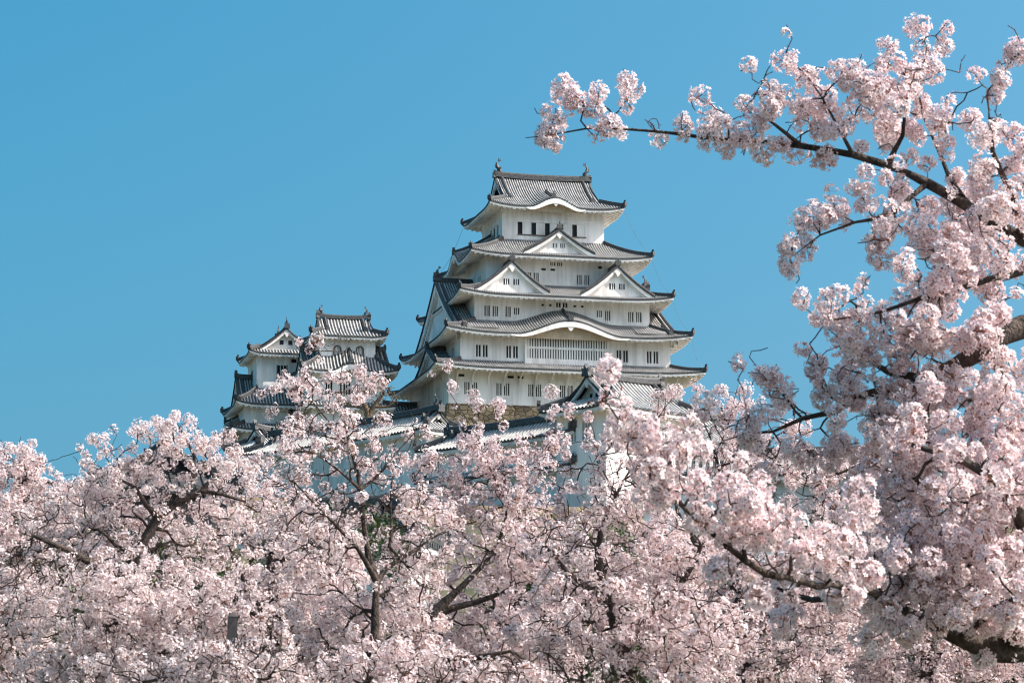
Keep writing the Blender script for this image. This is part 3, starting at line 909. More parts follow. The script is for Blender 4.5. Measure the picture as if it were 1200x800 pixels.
# square wooden post standing among the cherries
pp = at(272.5, 719, 36)
pt = thing('wooden_post', (pp.x, pp.y, 0), math.radians(12), 'dark square post with pointed cap among the left cherry blossoms', 'post')
mb = MB(); w = .062
mb.box((-w, -w, 0), (w, w, pp.z - .04)); mb.build('shaft', GREY, pt)
mb = MB(); w = .066; z = pp.z - .04
mb.add([(-w,-w,z),(w,-w,z),(w,w,z),(-w,w,z),(0,0,z+.08)], [(0,3,2,1),(0,1,4),(1,2,4),(2,3,4),(3,0,4)]); mb.build('cap', GREY, pt)
#==TREES==
# ------------------------------------------------------------------ trees
def vcol_mat(name, rough=.6, trans=.0, spec=.2, noise=None):
    m, t, b = nt(name)
    a = t.nodes.new('ShaderNodeVertexColor'); a.layer_name = 'tone'
    b.inputs['Roughness'].default_value = rough
    b.inputs['Specular IOR Level'].default_value = spec
    t.links.new(a.outputs[0], b.inputs['Base Color'])
    if trans:
        tr = t.nodes.new('ShaderNodeBsdfTranslucent'); mx = t.nodes.new('ShaderNodeMixShader'); mx.inputs[0].default_value = trans
        t.links.new(a.outputs[0], tr.inputs[0])
        t.links.new(b.outputs[0], mx.inputs[1]); t.links.new(tr.outputs[0], mx.inputs[2])
        t.links.new(mx.outputs[0], t.nodes['Material Output'].inputs[0])
    return m
PETAL = vcol_mat('blossom_petal', .7, .36, .15)
LEAF = vcol_mat('evergreen_leaf', .5, .2, .3)
BARK = noisy('cherry_bark', (.018, .014, .012), (.11, .083, .068), 14.0, .88, 9, 1.0, 42.0, (1, 1, .6))
PALE_BARK = noisy('bare_tree_bark', (.10, .068, .045), (.22, .155, .10), 3.0, .9)

def fast_mesh(name, V, F, mats, parent, tone=None, smooth=False):
    """V (n,3), F (m,k) all faces of one size"""
    me = bpy.data.meshes.new(name)
    n, m, k = len(V), len(F), F.shape[1]
    me.vertices.add(n); me.vertices.foreach_set('co', np.ascontiguousarray(V, dtype=np.float32).ravel())
    me.loops.add(m*k); me.loops.foreach_set('vertex_index', np.ascontiguousarray(F, dtype=np.int32).ravel())
    me.polygons.add(m); me.polygons.foreach_set('loop_start', np.arange(0, m*k, k, dtype=np.int32))
    if smooth: me.polygons.foreach_set('use_smooth', np.ones(m, dtype=bool))
    me.update(calc_edges=True)
    if tone is not None:
        ca = me.color_attributes.new('tone', 'FLOAT_COLOR', 'POINT')
        ca.data.foreach_set('color', np.concatenate([tone, np.ones((n, 1))], 1).astype(np.float32).ravel())
    for mm in (mats if isinstance(mats, list) else [mats]): me.materials.append(mm)
    o = bpy.data.objects.new(name, me); COL.objects.link(o)
    if parent: o.parent = parent
    return o

def catmull(P, step):
    P = np.array(P, float); out = []
    for i in range(len(P) - 1):
        p0, p1, p2, p3 = P[max(i-1, 0)], P[i], P[i+1], P[min(i+2, len(P)-1)]
        n = max(1, int(np.linalg.norm((p2 - p1)[:3])/step))
        for j in range(n):
            t = j/n
            out.append(.5*(2*p1 + (p2 - p0)*t + (2*p0 - 5*p1 + 4*p2 - p3)*t*t + (3*p1 - p0 - 3*p2 + p3)*t**3))
    out.append(P[-1])
    return np.array(out)

class Skel:
    def __init__(s, rng):
        s.P = []; s.par = []; s.r = []; s.limb = []; s.rng = rng
    def add_limb(s, pts, step, wob=.0):
        """pts (n,4): x, y, z, radius; joins the nearest node already there"""
        C = catmull(pts, step)
        if wob:
            k = s.rng.normal(0, 1, (len(C), 3)); k = np.apply_along_axis(lambda c: np.convolve(c, [.25, .5, .25], 'same'), 0, k)
            k[0] = 0; C[:, :3] += k*wob
        last = -1
        if s.P:
            d = np.linalg.norm(np.array(s.P) - C[0, :3], axis=1); last = int(d.argmin())
            if d[last] < step*.3: C = C[1:]
        for c in C:
            s.P.append(c[:3].copy()); s.par.append(last); s.r.append(c[3]); s.limb.append(True); last = len(s.P) - 1
    def grow(s, pts, bf=.35, droop=0.0):
        """attach every point to the node that keeps both twig and path to the root short"""
        n0 = len(s.P); n1 = n0 + len(pts)
        P = np.zeros((n1, 3)); P[:n0] = np.array(s.P)
        L = np.zeros(n1); par = list(s.par)
        for i in range(n0):
            if par[i] >= 0: L[i] = L[par[i]] + np.linalg.norm(P[i] - P[par[i]])
        Lr = L.copy(); Lr[:n0] *= .25                      # thick limbs are cheap to travel
        d0 = np.min(np.linalg.norm(pts[:, None, :] - P[None, :n0, :], axis=2), axis=1)
        for k, i in enumerate(np.argsort(d0)):
            p = pts[i]; n = n0 + k
            d = np.linalg.norm(P[:n] - p, axis=1)
            j = int((d + bf*Lr[:n]).argmin())
            P[n] = p; par.append(j); Lr[n] = Lr[j] + d[j]
        s.P = list(P); s.par = par; s.r += [0.0]*len(pts); s.limb += [False]*len(pts)
    def subdivide(s, maxlen, jit):
        """break long twigs into short, slightly crooked steps that leave along the parent's direction"""
        P = s.P; par = s.par; N = len(P)
        for i in range(N):
            if s.limb[i] or par[i] < 0: continue
            a, b = P[par[i]], P[i]; L = np.linalg.norm(b - a); n = int(L/maxlen)
            if n < 1: continue
            g = s.par[par[i]] if par[i] >= 0 else -1
            dirp = (a - P[g]) if g >= 0 else np.array([0, 0, 1.0])
            dirp = dirp/max(np.linalg.norm(dirp), 1e-6)
            m = (a + b)/2 + dirp*L*.14 + s.rng.normal(0, 1, 3)*L*.05 + np.array([0, 0, -.03*L])
            last = par[i]
            for k in range(1, n + 1):
                t = k/(n + 1)
                q = a*(1-t)**2 + 2*m*t*(1-t) + b*t*t + s.rng.normal(0, 1, 3)*jit*maxlen
                P.append(q); par.append(last); s.r.append(0.0); s.limb.append(False); last = len(P) - 1
            par[i] = last
    def radii(s, tip, power=2.35):
        N = len(s.P); P = np.array(s.P); par = np.array(s.par)
        order = s.order()
        acc = np.zeros(N); size = np.ones(N, int); main = np.full(N, -1)
        r = np.zeros(N)
        for i in order[::-1]:
            own = max(acc[i]**(1/power) if acc[i] > 0 else 0, tip)
            r[i] = max(own, s.r[i]) if not s.limb[i] else max(s.r[i], min(own, s.r[i]*1.05))
            p = par[i]
            if p >= 0:
                acc[p] += r[i]**power; size[p] += size[i]
                if main[p] < 0 or r[i] > r[main[p]] or (s.limb[i] and not s.limb[main[p]]): main[p] = i
        for i in order:
            p = par[i]
            if p >= 0: r[i] = min(r[i], r[p])
        return P, par, r, size, main
    def order(s):
        N = len(s.P); kids = [[] for _ in range(N)]; roots = []
        for i, p in enumerate(s.par): (kids[p] if p >= 0 else roots).append(i)
        out = []; st = list(roots)
        while st:
            i = st.pop(); out.append(i); st += kids[i]
        return out

def wood_mesh(name, P, par, r, main, mat, parent, origin, sides=6):
    idx = np.where(par >= 0)[0]; pp = par[idx]
    D = np.zeros_like(P); D[idx] = P[idx] - P[pp]
    D /= np.maximum(np.linalg.norm(D, axis=1), 1e-9)[:, None]
    T = D.copy(); has = main >= 0
    T[has] = D[has] + D[main[has]]
    T /= np.maximum(np.linalg.norm(T, axis=1), 1e-9)[:, None]
    ref = np.array([.31, .87, .38]); ref /= np.linalg.norm(ref)
    A = np.cross(T, ref); A /= np.maximum(np.linalg.norm(A, axis=1), 1e-6)[:, None]
    B = np.cross(T, A)
    ang = np.arange(sides)*2*np.pi/sides
    ring = lambda c, a, b, rr: c[:, None, :] + rr[:, None, None]*(a[:, None, :]*np.cos(ang)[None, :, None] + b[:, None, :]*np.sin(ang)[None, :, None])
    R = ring(P, A, B, r)                                   # one ring per node
    is_main = main[pp] == idx
    side = ~is_main
    A2 = np.cross(D[idx], ref); A2 /= np.maximum(np.linalg.norm(A2, axis=1), 1e-6)[:, None]; B2 = np.cross(D[idx], A2)
    R2 = ring(P[pp[side]], A2[side], B2[side], np.minimum(r[idx[side]]*1.35, r[pp[side]]))
    V = np.concatenate([R.reshape(-1, 3), R2.reshape(-1, 3)])
    N = len(P)
    start = np.where(is_main, pp*sides, 0)
    start[side] = N*sides + np.arange(side.sum())*sides
    end = idx*sides
    k = np.arange(sides); k2 = (k + 1) % sides
    F = np.stack([start[:, None] + k, start[:, None] + k2, end[:, None] + k2, end[:, None] + k], -1).reshape(-1, 4)
    return fast_mesh(name, V - np.array(origin), F, mat, parent, smooth=True)

def rand_dirs(rng, n):
    d = rng.normal(0, 1, (n, 3)); return d/np.linalg.norm(d, axis=1)[:, None]

def blossoms(rng, C, rad, per, size, near, blush):
    """flowers with five petals each, a dark-red eye and a red stalk, packed round the centres C"""
    n_each = np.maximum(3, (per*(rad/rad.mean())**2*rng.uniform(.7, 1.3, len(C))).astype(int))
    ci = np.repeat(np.arange(len(C)), n_each); n = len(ci)
    dirs = rand_dirs(rng, n)
    sq = rng.uniform(.75, 1.25, (len(C), 3))[ci]
    pos = C[ci] + dirs*sq*(rad[ci]*rng.uniform(.72, 1.06, n))[:, None]
    nrm = dirs + rng.normal(0, .30, (n, 3)) + np.array([0, 0, .12]); nrm /= np.linalg.norm(nrm, axis=1)[:, None]
    u = np.cross(nrm, rand_dirs(rng, n)); u /= np.maximum(np.linalg.norm(u, axis=1), 1e-6)[:, None]; v = np.cross(nrm, u)
    s = size*rng.uniform(.8, 1.2, n)
    cup = rng.uniform(.10, .55, n)
    tint = np.minimum(1.25, (rng.uniform(0, 1, n)[:, None]*.5 + rng.uniform(0, 1, len(C))[ci][:, None]*.5)*blush)
    white = np.array([.90, .855, .845]); pink = np.array([.86, .72, .735])
    col = white*(1 - tint**1.5) + pink*tint**1.5
    base = col*np.array([.93, .78, .80])
    Vs, Ts = [], []
    def pt(a, rr, h):
        return pos + (u*np.cos(a)[:, None] + v*np.sin(a)[:, None])*(s*rr)[:, None] + nrm*(s*h)[:, None]
    z = np.zeros(n)
    for k in range(5):
        a = z + 2*np.pi*k/5 + rng.normal(0, .07, n)
        w = .56
        if near:
            Vs += [pt(a, .10, 0*cup), pt(a - w, .66, cup*.5), pt(a, 1.0 + 0*cup, cup*.95), pt(a + w, .66, cup*.5)]
            Ts += [base, col, col, col]
        else:
            Vs += [pt(a, .05, 0*cup), pt(a - w*.85, .9, cup*.7), pt(a, 1.0, cup*.9), pt(a + w*.85, .9, cup*.7)]
            Ts += [base, col, col, col]
    nq = 5
    eye = np.array([.42, .13, .14])*np.ones((n, 1))*rng.uniform(.7, 1.3, n)[:, None]
    er = .20 if near else .18
    for sg in (1,):
        Vs += [pt(z + .3, er, .10 + 0*cup), pt(z + .3 + np.pi/2, er, .10 + 0*cup), pt(z + .3 + np.pi, er, .10 + 0*cup), pt(z + .3 + 1.5*np.pi, er, .10 + 0*cup)]
        Ts += [eye]*4; nq += 1
    # stalk and calyx reaching back to the twig
    back = C[ci] + (pos - C[ci])*.25
    stalk = np.array([.34, .17, .12])*np.ones((n, 1))
    sw = (s*(.055 if near else .075))[:, None]
    Vs += [pos - u*sw*1.6, pos + u*sw*1.6, back + u*sw*.7, back - u*sw*.7]; Ts += [stalk]*4; nq += 1
    V = np.stack(Vs, 1).reshape(-1, 3); T = np.stack(Ts, 1).reshape(-1, 3)
    return V, T

def buds(rng, C, size):
    """small red buds and bronze leaflets on bare twigs"""
    n = len(C); Vs = []; Ts = []
    for k in range(3):
        d = rand_dirs(rng, n); p = C + d*size*1.2; u = np.cross(d, rand_dirs(rng, n)); u /= np.maximum(np.linalg.norm(u, axis=1), 1e-6)[:, None]
        c = np.where(rng.uniform(size=(n, 1)) < .6, np.array([[.50, .17, .20]]), np.array([[.22, .10, .05]]))
        Vs += [C + d*size*.2, p + u*size*.38, C + d*size*2.2, p - u*size*.38]; Ts += [c]*4
    return np.stack(Vs, 1).reshape(-1, 3), np.stack(Ts, 1).reshape(-1, 3)

def quads(n): return np.arange(n*4).reshape(-1, 4)

def px_limb(L):
    """[(px, py, Y, radius)] -> world polyline"""
    return [(*at(a, b, Y), r) for a, b, Y, r in L]

def cherry(seed, label, limbs, blobs, Ybase, base, spacing, rc, per, fsize, near, tip, bf=.3, clump=.55, fill=.5, step=.22, name='cherry_tree', blush=.9, sep=1.25, bare=0):
    """limbs: traced branches; blobs: (px, py, rx, ry, Y, depth radius, density) volumes filled with twigs"""
    rng = np.random.default_rng(seed)
    sk = Skel(rng)
    for L in limbs: sk.add_limb(px_limb(L), step, step*.10)
    pts = []
    for cx, cy, rx, ry, Y, dr, dens in blobs:
        m = Y/FPX; a, b = rx*m, ry*m
        vol = 4/3*math.pi*a*b*dr
        n = max(2, int(vol/spacing**3*dens))
        d = rand_dirs(rng, n)*(rng.uniform(0, 1, n)**.42)[:, None]
        c = np.array(at(cx, cy, Y))
        pts.append(c + d*np.array([a, dr, b]))
    pts = np.concatenate(pts)
    # thin out points that crowd each other
    keep = []; cell = {}
    mind = spacing*.62
    for i, p in enumerate(pts):
        k = tuple((p/mind).astype(int))
        if k in cell: continue
        cell[k] = 1; keep.append(i)
    pts = pts[keep]
    if near:                                               # short flowering spurs all along the thinner boughs
        for i, p in enumerate(list(sk.P)):
            if .0036 < sk.r[i] < .021 and rng.uniform() < .42:
                d = rand_dirs(rng, 1)[0] + np.array([0, 0, .45])
                pts = np.concatenate([pts, (p + d*rng.uniform(.05, .17))[None]])
    sk.grow(pts, bf)
    n_bloom = len(sk.P)
    if bare:                                               # extra bare shoots between the pompoms
        src = np.array(sk.P)[rng.integers(0, n_bloom, bare)]
        sk.grow(src + rand_dirs(rng, bare)*rng.uniform(.6, 1.5, (bare, 1))*spacing + np.array([0, 0, .25*spacing]), .1)
    n_all = len(sk.P)
    sk.subdivide(spacing*.45, .09)
    P, par, r, size, main = sk.radii(tip)
    r = r*(1 + rng.normal(0, .07, len(r))*np.array(sk.limb))   # knots and swellings
    root = thing(name, base, 0, label, 'cherry tree', 'cherry trees in blossom')
    wood_mesh('trunk', P, par, r, main, BARK, root, base, 7 if near else 5)
    # clusters sit on the thin twigs, thickest near their ends
    limb = np.array(sk.limb)
    thin = (~limb) & (r < tip*3.2)
    thin[n_bloom:n_all] &= rng.uniform(size=n_all - n_bloom) < .12
    f = np.sin(P[:, 0]*3.1/rc*.045 + seed) + np.sin(P[:, 1]*2.7/rc*.045 + 2*seed) + np.sin(P[:, 2]*3.7/rc*.045)
    prob = np.where(size <= 2, .97, np.where(size <= 6, fill, fill*.45))*np.clip(.75 + .25*f*clump*1.6, .1, 1)
    pick = thin & (rng.uniform(size=len(P)) < prob)
    taken = set()                                          # pompoms keep a little apart so that twigs and shade show between
    for i in rng.permutation(np.where(pick)[0]):
        k = tuple((P[i]/(rc*sep)).astype(int))
        if k in taken: pick[i] = False
        taken.add(k)
    C = P[pick] + rng.normal(0, rc*.25, (pick.sum(), 3))
    rad = rc*np.clip(rng.lognormal(0, .30, len(C)), .5, 1.35 if near else 1.75)
    V, T = blossoms(rng, C, rad, per, fsize, near, blush)
    bm = thin & ~pick & (rng.uniform(size=len(P)) < .55)
    if bm.sum():
        Vb, Tb = buds(rng, P[bm], fsize*.42)
        V = np.concatenate([V, Vb]); T = np.concatenate([T, Tb])
    fast_mesh('crown', V - np.array(base), quads(len(V)//4), PETAL, root, T)
    print(label[:40], 'nodes', len(P), 'clusters', len(C), 'quads', len(V)//4)
    return root

def gbase(px, Y):
    p = at(px, 700, Y); return (p.x, Y, 0.0)
def trunk_from(base, r, *rest):
    """limb that starts in the ground at base; world start point then pixel points"""
    return (base, r, rest)

# --- mid-ground cherries, far ones first
def mid(seed, label, px, Y, trunk, limbs, blobs, **k):
    b = gbase(px, Y)
    # the trunk starts at the ground and runs into the first traced limb
    g = at(px, 700, Y)
    first = trunk
    L0 = [(b[0], b[1], b[2] - .1, first[0][3]*1.5), (b[0], b[1], 1.2, first[0][3]*1.15)] + px_limb(first)
    rng_ = {}
    def wrap(limbs_): return limbs_
    return cherry_w(seed, label, L0, limbs, blobs, b, **k)

def cherry_w(seed, label, L0, limbs, blobs, base, **k):
    global px_limb
    old = px_limb
    px_limb = lambda L: L if L is L0 else old(L)
    try:
        return cherry(seed, label, [L0] + limbs, blobs, 0, base, **k)
    finally:
        px_limb = old

MIDK = dict(spacing=.225, rc=.080, per=33, fsize=.0185, near=False, tip=.0048, fill=.42, sep=1.6, bare=700)

FARK = dict(spacing=.30, rc=.10, per=24, fsize=.026, near=False, tip=.006, fill=.4, sep=1.4)

mid(11, 'cherry tree at the far left edge, its upper twigs standing clear against the sky', -40, 46,
    [(-30, 760, 46, .17), (-8, 640, 46, .12), (4, 596, 46, .08), (30, 562, 46, .045), (46, 546, 46, .025)],
    [[(-8, 640, 46, .08), (20, 650, 45, .06), (60, 640, 44.5, .04), (95, 618, 44, .02)], [(-20, 700, 46, .1), (12, 730, 45, .07), (30, 700, 44, .05)]],
    [(8, 560, 42, 42, 46, 1.0, 1.0), (30, 545, 25, 32, 46, .8, .9), (30, 640, 70, 60, 45.5, 1.2, 1.1), (0, 720, 70, 70, 45, 1.2, 1.1), (10, 800, 80, 45, 44.5, 1.2, 1.1), (92, 530, 6, 5, 45.5, .1, 3), (60, 600, 50, 40, 46, 1, 1.0)], blush=0.47, **MIDK)

mid(12, 'broad cherry tree at left whose dark forked limb bends to the right', 120, 42,
    [(118, 800, 42, .14), (130, 725, 42, .13), (148, 678, 42, .115), (166, 640, 42, .098), (186, 606, 42, .082), (205, 592, 42, .06), (236, 575, 42, .042), (250, 560, 42, .03)],
    [[(186, 606, 42, .055), (170, 590, 41.7, .042), (158, 570, 41.5, .032), (140, 560, 41.5, .03)],
     [(205, 592, 42, .07), (226, 560, 42.3, .05), (228, 535, 42.3, .035), (216, 512, 42.3, .02)],
     [(148, 678, 42, .10), (110, 660, 41.4, .07), (70, 640, 41, .05), (40, 628, 41, .03)],
     [(130, 725, 42, .11), (190, 735, 41.3, .08), (250, 712, 41, .06), (290, 690, 41, .035)],
     [(236, 575, 42, .045), (262, 580, 42, .035), (290, 588, 42, .02)],
     [(250, 712, 41, .06), (290, 715, 40.6, .04), (330, 745, 40.2, .025)]],
    [(198, 518, 66, 28, 42, .9, .62), (115, 524, 22, 14, 42, .4, .7), (135, 560, 64, 32, 42, 1.0, .55), (195, 585, 50, 24, 41.5, .5, .45), (160, 640, 40, 30, 41.5, .4, .5), (255, 550, 50, 40, 42, .9, .55), (212, 494, 24, 12, 42, .4, .8), (160, 512, 20, 10, 42, .4, .7), (262, 512, 24, 14, 42, .4, .6),
     (90, 620, 80, 55, 42.6, 1.2, .9), (235, 640, 85, 50, 43.2, 1.0, .8), (150, 590, 40, 30, 43.0, .8, .5), (140, 720, 120, 75, 40.6, 1.2, 1.0), (260, 730, 90, 70, 40.4, 1.0, 1.0), (30, 690, 60, 60, 41, 1, .9), (120, 790, 130, 50, 40.4, 1.0, 1.0), (270, 800, 90, 45, 40.2, 1.0, 1.0)], blush=0.42, **MIDK)

mid(13, 'cherry tree between the left tree and the slender trunk, thin dark twigs rising right', 330, 45,
    [(330, 800, 45, .15), (322, 730, 45, .12), (318, 660, 45, .08), (330, 610, 45, .05), (350, 580, 45, .03)],
    [[(322, 730, 45, .08), (290, 690, 44.5, .06), (270, 640, 44.5, .04)], [(318, 660, 45, .06), (360, 640, 44.6, .05), (390, 610, 44.4, .03)]],
    [(310, 600, 60, 50, 45, 1.2, .9), (360, 650, 70, 60, 45, 1.2, .9), (320, 730, 90, 70, 45, 1.2, 1.0), (300, 550, 28, 22, 45, .7, .6), (390, 730, 60, 70, 44.4, 1.2, .9), (350, 805, 100, 45, 44.2, 1.1, 1.0)], blush=0.64, **MIDK)

mid(14, 'slender cherry tree with a straight trunk, its thin top reaching up before the small turrets', 436, 35,
    [(436, 800, 35, .062), (437, 745, 35, .058), (440, 700, 35, .055), (441, 682, 35, .054), (432, 655, 35, .045), (428, 610, 35, .036), (424, 575, 35, .032), (410, 520, 35, .024), (400, 480, 35, .018), (398, 440, 35, .012), (403, 412, 35, .007), (412, 396, 35, .004)],
    [[(441, 682, 35, .05), (434, 664, 34.8, .038), (418, 640, 34.5, .03), (395, 618, 34.3, .024), (368, 590, 34.2, .016), (345, 565, 34, .009)],
     [(441, 682, 35, .045), (456, 664, 35.2, .034), (470, 655, 35.3, .03), (490, 640, 35.6, .02), (520, 620, 35.9, .01)],
     [(424, 575, 35, .03), (448, 552, 35.2, .018), (466, 530, 35.4, .011), (486, 508, 35.5, .006)],
     [(410, 520, 35, .02), (390, 497, 34.8, .013), (368, 470, 34.6, .009), (350, 455, 34.5, .005)],
     [(410, 520, 35, .02), (380, 512, 34.5, .012), (345, 500, 34.2, .006)],
     [(400, 480, 35, .015), (415, 462, 35.2, .01), (432, 448, 35.3, .005)],
     [(424, 575, 35, .028), (395, 548, 34.5, .016), (362, 530, 34.2, .01), (335, 526, 34, .005)],
     [(456, 640, 35.2, .03), (459, 600, 35.4, .018), (460, 560, 35.5, .012), (462, 535, 35.6, .006)]],
    [(405, 397, 12, 8, 35, .2, 1.0), (372, 408, 6, 5, 34.7, .1, 1.5), (352, 452, 26, 24, 34.6, .5, .85), (385, 456, 30, 28, 34.8, .5, .9), (420, 455, 26, 24, 35.1, .5, .75), (318, 478, 5, 4, 34.5, .1, 2), (322, 455, 5, 4, 34.5, .1, 2),
     (380, 500, 50, 28, 34.8, .7, .75), (340, 490, 28, 18, 34.4, .4, .8), (420, 500, 26, 25, 35.2, .5, .7), (475, 515, 25, 18, 35.5, .4, .8), (385, 545, 55, 30, 34.6, .7, .7), (460, 560, 35, 28, 35.4, .6, .7),
     (410, 600, 85, 40, 34.7, .9, .75), (500, 600, 45, 35, 35.6, .7, .8), (370, 650, 55, 40, 34.4, .8, .9), (480, 660, 45, 35, 35.6, .8, .8), (400, 730, 75, 55, 35.6, .7, 1.0), (470, 735, 55, 60, 36, .8, 1.0), (340, 560, 30, 30, 34.2, .5, .8), (430, 540, 40, 30, 35, .5, .7), (350, 530, 30, 22, 34.3, .4, .8), (440, 500, 22, 18, 35.2, .3, .7)], blush=0.77, **MIDK)

mid(15, 'cherry tree right of the slender trunk with a bare leaning limb that forks', 470, 38,
    [(455, 800, 38, .13), (472, 765, 38, .12), (490, 742, 38, .11), (507, 722, 38, .095), (520, 708, 38, .08), (536, 692, 38, .055)],
    [[(507, 722, 38, .085), (535, 712, 38, .06), (556, 706, 38, .045), (590, 690, 38, .03)],
     [(536, 692, 38, .05), (565, 660, 38.3, .04), (585, 630, 38.5, .03), (592, 590, 38.5, .018), (586, 545, 38.5, .01)],
     [(585, 630, 38.5, .03), (625, 655, 38, .035), (660, 668, 37.6, .03)],
     [(472, 765, 38, .1), (520, 770, 37, .06), (570, 768, 36.6, .04), (600, 762, 36.4, .02)],
     [(592, 590, 38.5, .014), (572, 540, 38.5, .009), (545, 490, 38.5, .006), (520, 445, 38.5, .004), (511, 430, 38.5, .003)],
     [(592, 590, 38.5, .012), (588, 530, 38.5, .008), (580, 480, 38.5, .004)],
     [(592, 590, 38.5, .014), (630, 550, 38.4, .009), (648, 505, 38.4, .005), (651, 475, 38.4, .003)]],
    [(512, 434, 8, 6, 38.5, .15, 1.2), (525, 452, 10, 12, 38.5, .15, 1.1), (578, 475, 13, 20, 38.5, .2, 1.0), (565, 500, 9, 8, 38.5, .2, 1), (648, 482, 11, 22, 38.4, .25, 1.0), (650, 520, 20, 24, 38.4, .4, .9), (538, 500, 6, 5, 38.5, .1, 1),
     (555, 530, 30, 22, 38.5, .5, .8), (612, 530, 26, 24, 38.4, .5, .8), (500, 545, 26, 22, 38.4, .5, .8), (570, 555, 42, 34, 38.5, .7, .95), (620, 560, 40, 36, 38.4, .7, .9), (530, 590, 40, 34, 38.4, .7, .85), (600, 610, 80, 40, 38.3, .9, .95), (640, 660, 80, 55, 38, 1, .95), (560, 660, 55, 40, 38.8, .7, .8), (540, 750, 80, 45, 38.8, .8, 1.0), (640, 745, 80, 60, 37.6, .9, 1.0), (490, 800, 80, 40, 37.4, .9, 1.1), (600, 805, 90, 40, 37.2, .9, 1.1)], blush=0.94, **MIDK)

mid(16, 'full cherry tree below the gabled turret, thick with blossom to its top sprigs', 740, 33,
    [(735, 810, 33, .12), (728, 760, 33, .10), (715, 712, 33, .085), (700, 665, 33, .06), (705, 620, 33, .035), (720, 580, 33, .02)],
    [[(715, 712, 33, .07), (690, 690, 32.8, .05), (665, 672, 32.6, .035), (640, 640, 32.6, .02)], [(728, 760, 33, .08), (770, 720, 33, .06), (800, 680, 33, .045), (820, 640, 33, .03)],
     [(720, 580, 33, .018), (705, 545, 33, .01), (694, 505, 33, .006), (688, 488, 33, .003)],
     [(720, 580, 33, .018), (755, 520, 33.2, .012), (778, 478, 33.2, .008), (796, 452, 33.2, .004)],
     [(755, 520, 33.2, .01), (775, 505, 33.2, .006), (800, 480, 33.2, .003)]],
    [(690, 500, 12, 22, 33, .2, .9), (725, 530, 26, 30, 33.1, .4, 1.0), (712, 560, 38, 32, 32.9, .45, 1.25), (750, 555, 36, 30, 33, .45, 1.2), (725, 515, 22, 20, 33, .3, 1.1), (660, 540, 22, 24, 32.9, .4, .9), (700, 545, 30, 30, 33, .4, .9), (670, 575, 35, 34, 33, .5, .95), (790, 452, 14, 10, 33.2, .2, 1.0), (770, 478, 16, 14, 33.2, .2, .9), (755, 510, 22, 18, 33.2, .3, .9),
     (735, 590, 60, 40, 33, .7, 1.0), (680, 640, 70, 45, 32.8, .8, 1.0), (770, 660, 80, 60, 33, .9, 1.0), (700, 735, 100, 60, 32.4, .9, 1.0), (800, 750, 80, 60, 32.6, .9, 1.0), (730, 805, 120, 40, 32.3, .8, 1.1)], blush=0.98, **MIDK)

mid(17, 'cherry tree behind the right boughs with fine sprigs standing up near the tower corner', 870, 40,
    [(880, 810, 40, .14), (872, 740, 40, .12), (860, 680, 40, .09), (850, 620, 40, .06), (845, 570, 40, .035), (838, 530, 40, .02)],
    [[(872, 740, 40, .09), (920, 700, 40, .07), (960, 650, 40, .05), (985, 600, 40, .03)], [(860, 680, 40, .07), (820, 640, 39.6, .05), (795, 600, 39.5, .03), (790, 560, 39.5, .015)],
     [(838, 530, 40, .018), (826, 500, 40, .009), (815, 470, 40, .004)], [(838, 530, 40, .018), (852, 500, 40, .009), (862, 462, 40, .005)]],
    [(812, 460, 12, 12, 40, .2, 1.0), (838, 470, 16, 16, 40, .3, 1.0), (880, 470, 20, 20, 40, .4, .9), (800, 520, 30, 30, 39.8, .6, 1.0), (822, 500, 26, 30, 40, .5, 1.0), (862, 490, 24, 32, 40, .5, .9), (845, 540, 40, 34, 40, .7, 1.0), (790, 560, 35, 30, 39.6, .6, .9), (905, 545, 50, 30, 40, .8, 1.0), (920, 510, 40, 20, 40, .6, .8), (960, 550, 50, 26, 40, .8, .9), (1020, 560, 50, 30, 40.4, .8, .8), (860, 600, 70, 40, 40, .9, .85), (960, 600, 60, 40, 40, .9, .75),
     (850, 680, 90, 60, 40, 1, 1.0), (960, 690, 80, 60, 40, 1, 1.0), (890, 760, 110, 50, 39.4, 1, 1.0), (900, 810, 120, 40, 39.2, 1, 1.1)], blush=0.94, **MIDK)

mid(18, 'cherry tree low at the right edge behind the thick bough, seen through its twigs', 1090, 43,
    [(1090, 820, 43, .14), (1085, 740, 43, .11), (1075, 670, 43, .07), (1070, 610, 43, .04)],
    [[(1085, 740, 43, .08), (1130, 700, 43, .06), (1170, 650, 43, .04)], [(1075, 670, 43, .06), (1040, 640, 42.6, .04), (1020, 600, 42.5, .02)]],
    [(1070, 590, 70, 45, 43, 1, .7), (1160, 580, 60, 50, 43, 1, .7), (1060, 660, 80, 55, 43, 1, .95), (1160, 680, 80, 60, 43, 1, .95), (1080, 760, 120, 55, 42.3, 1.1, 1.0), (1190, 760, 50, 60, 43, 1, 1.0), (1090, 815, 130, 40, 42, 1.1, 1.1)], blush=0.98, **MIDK)

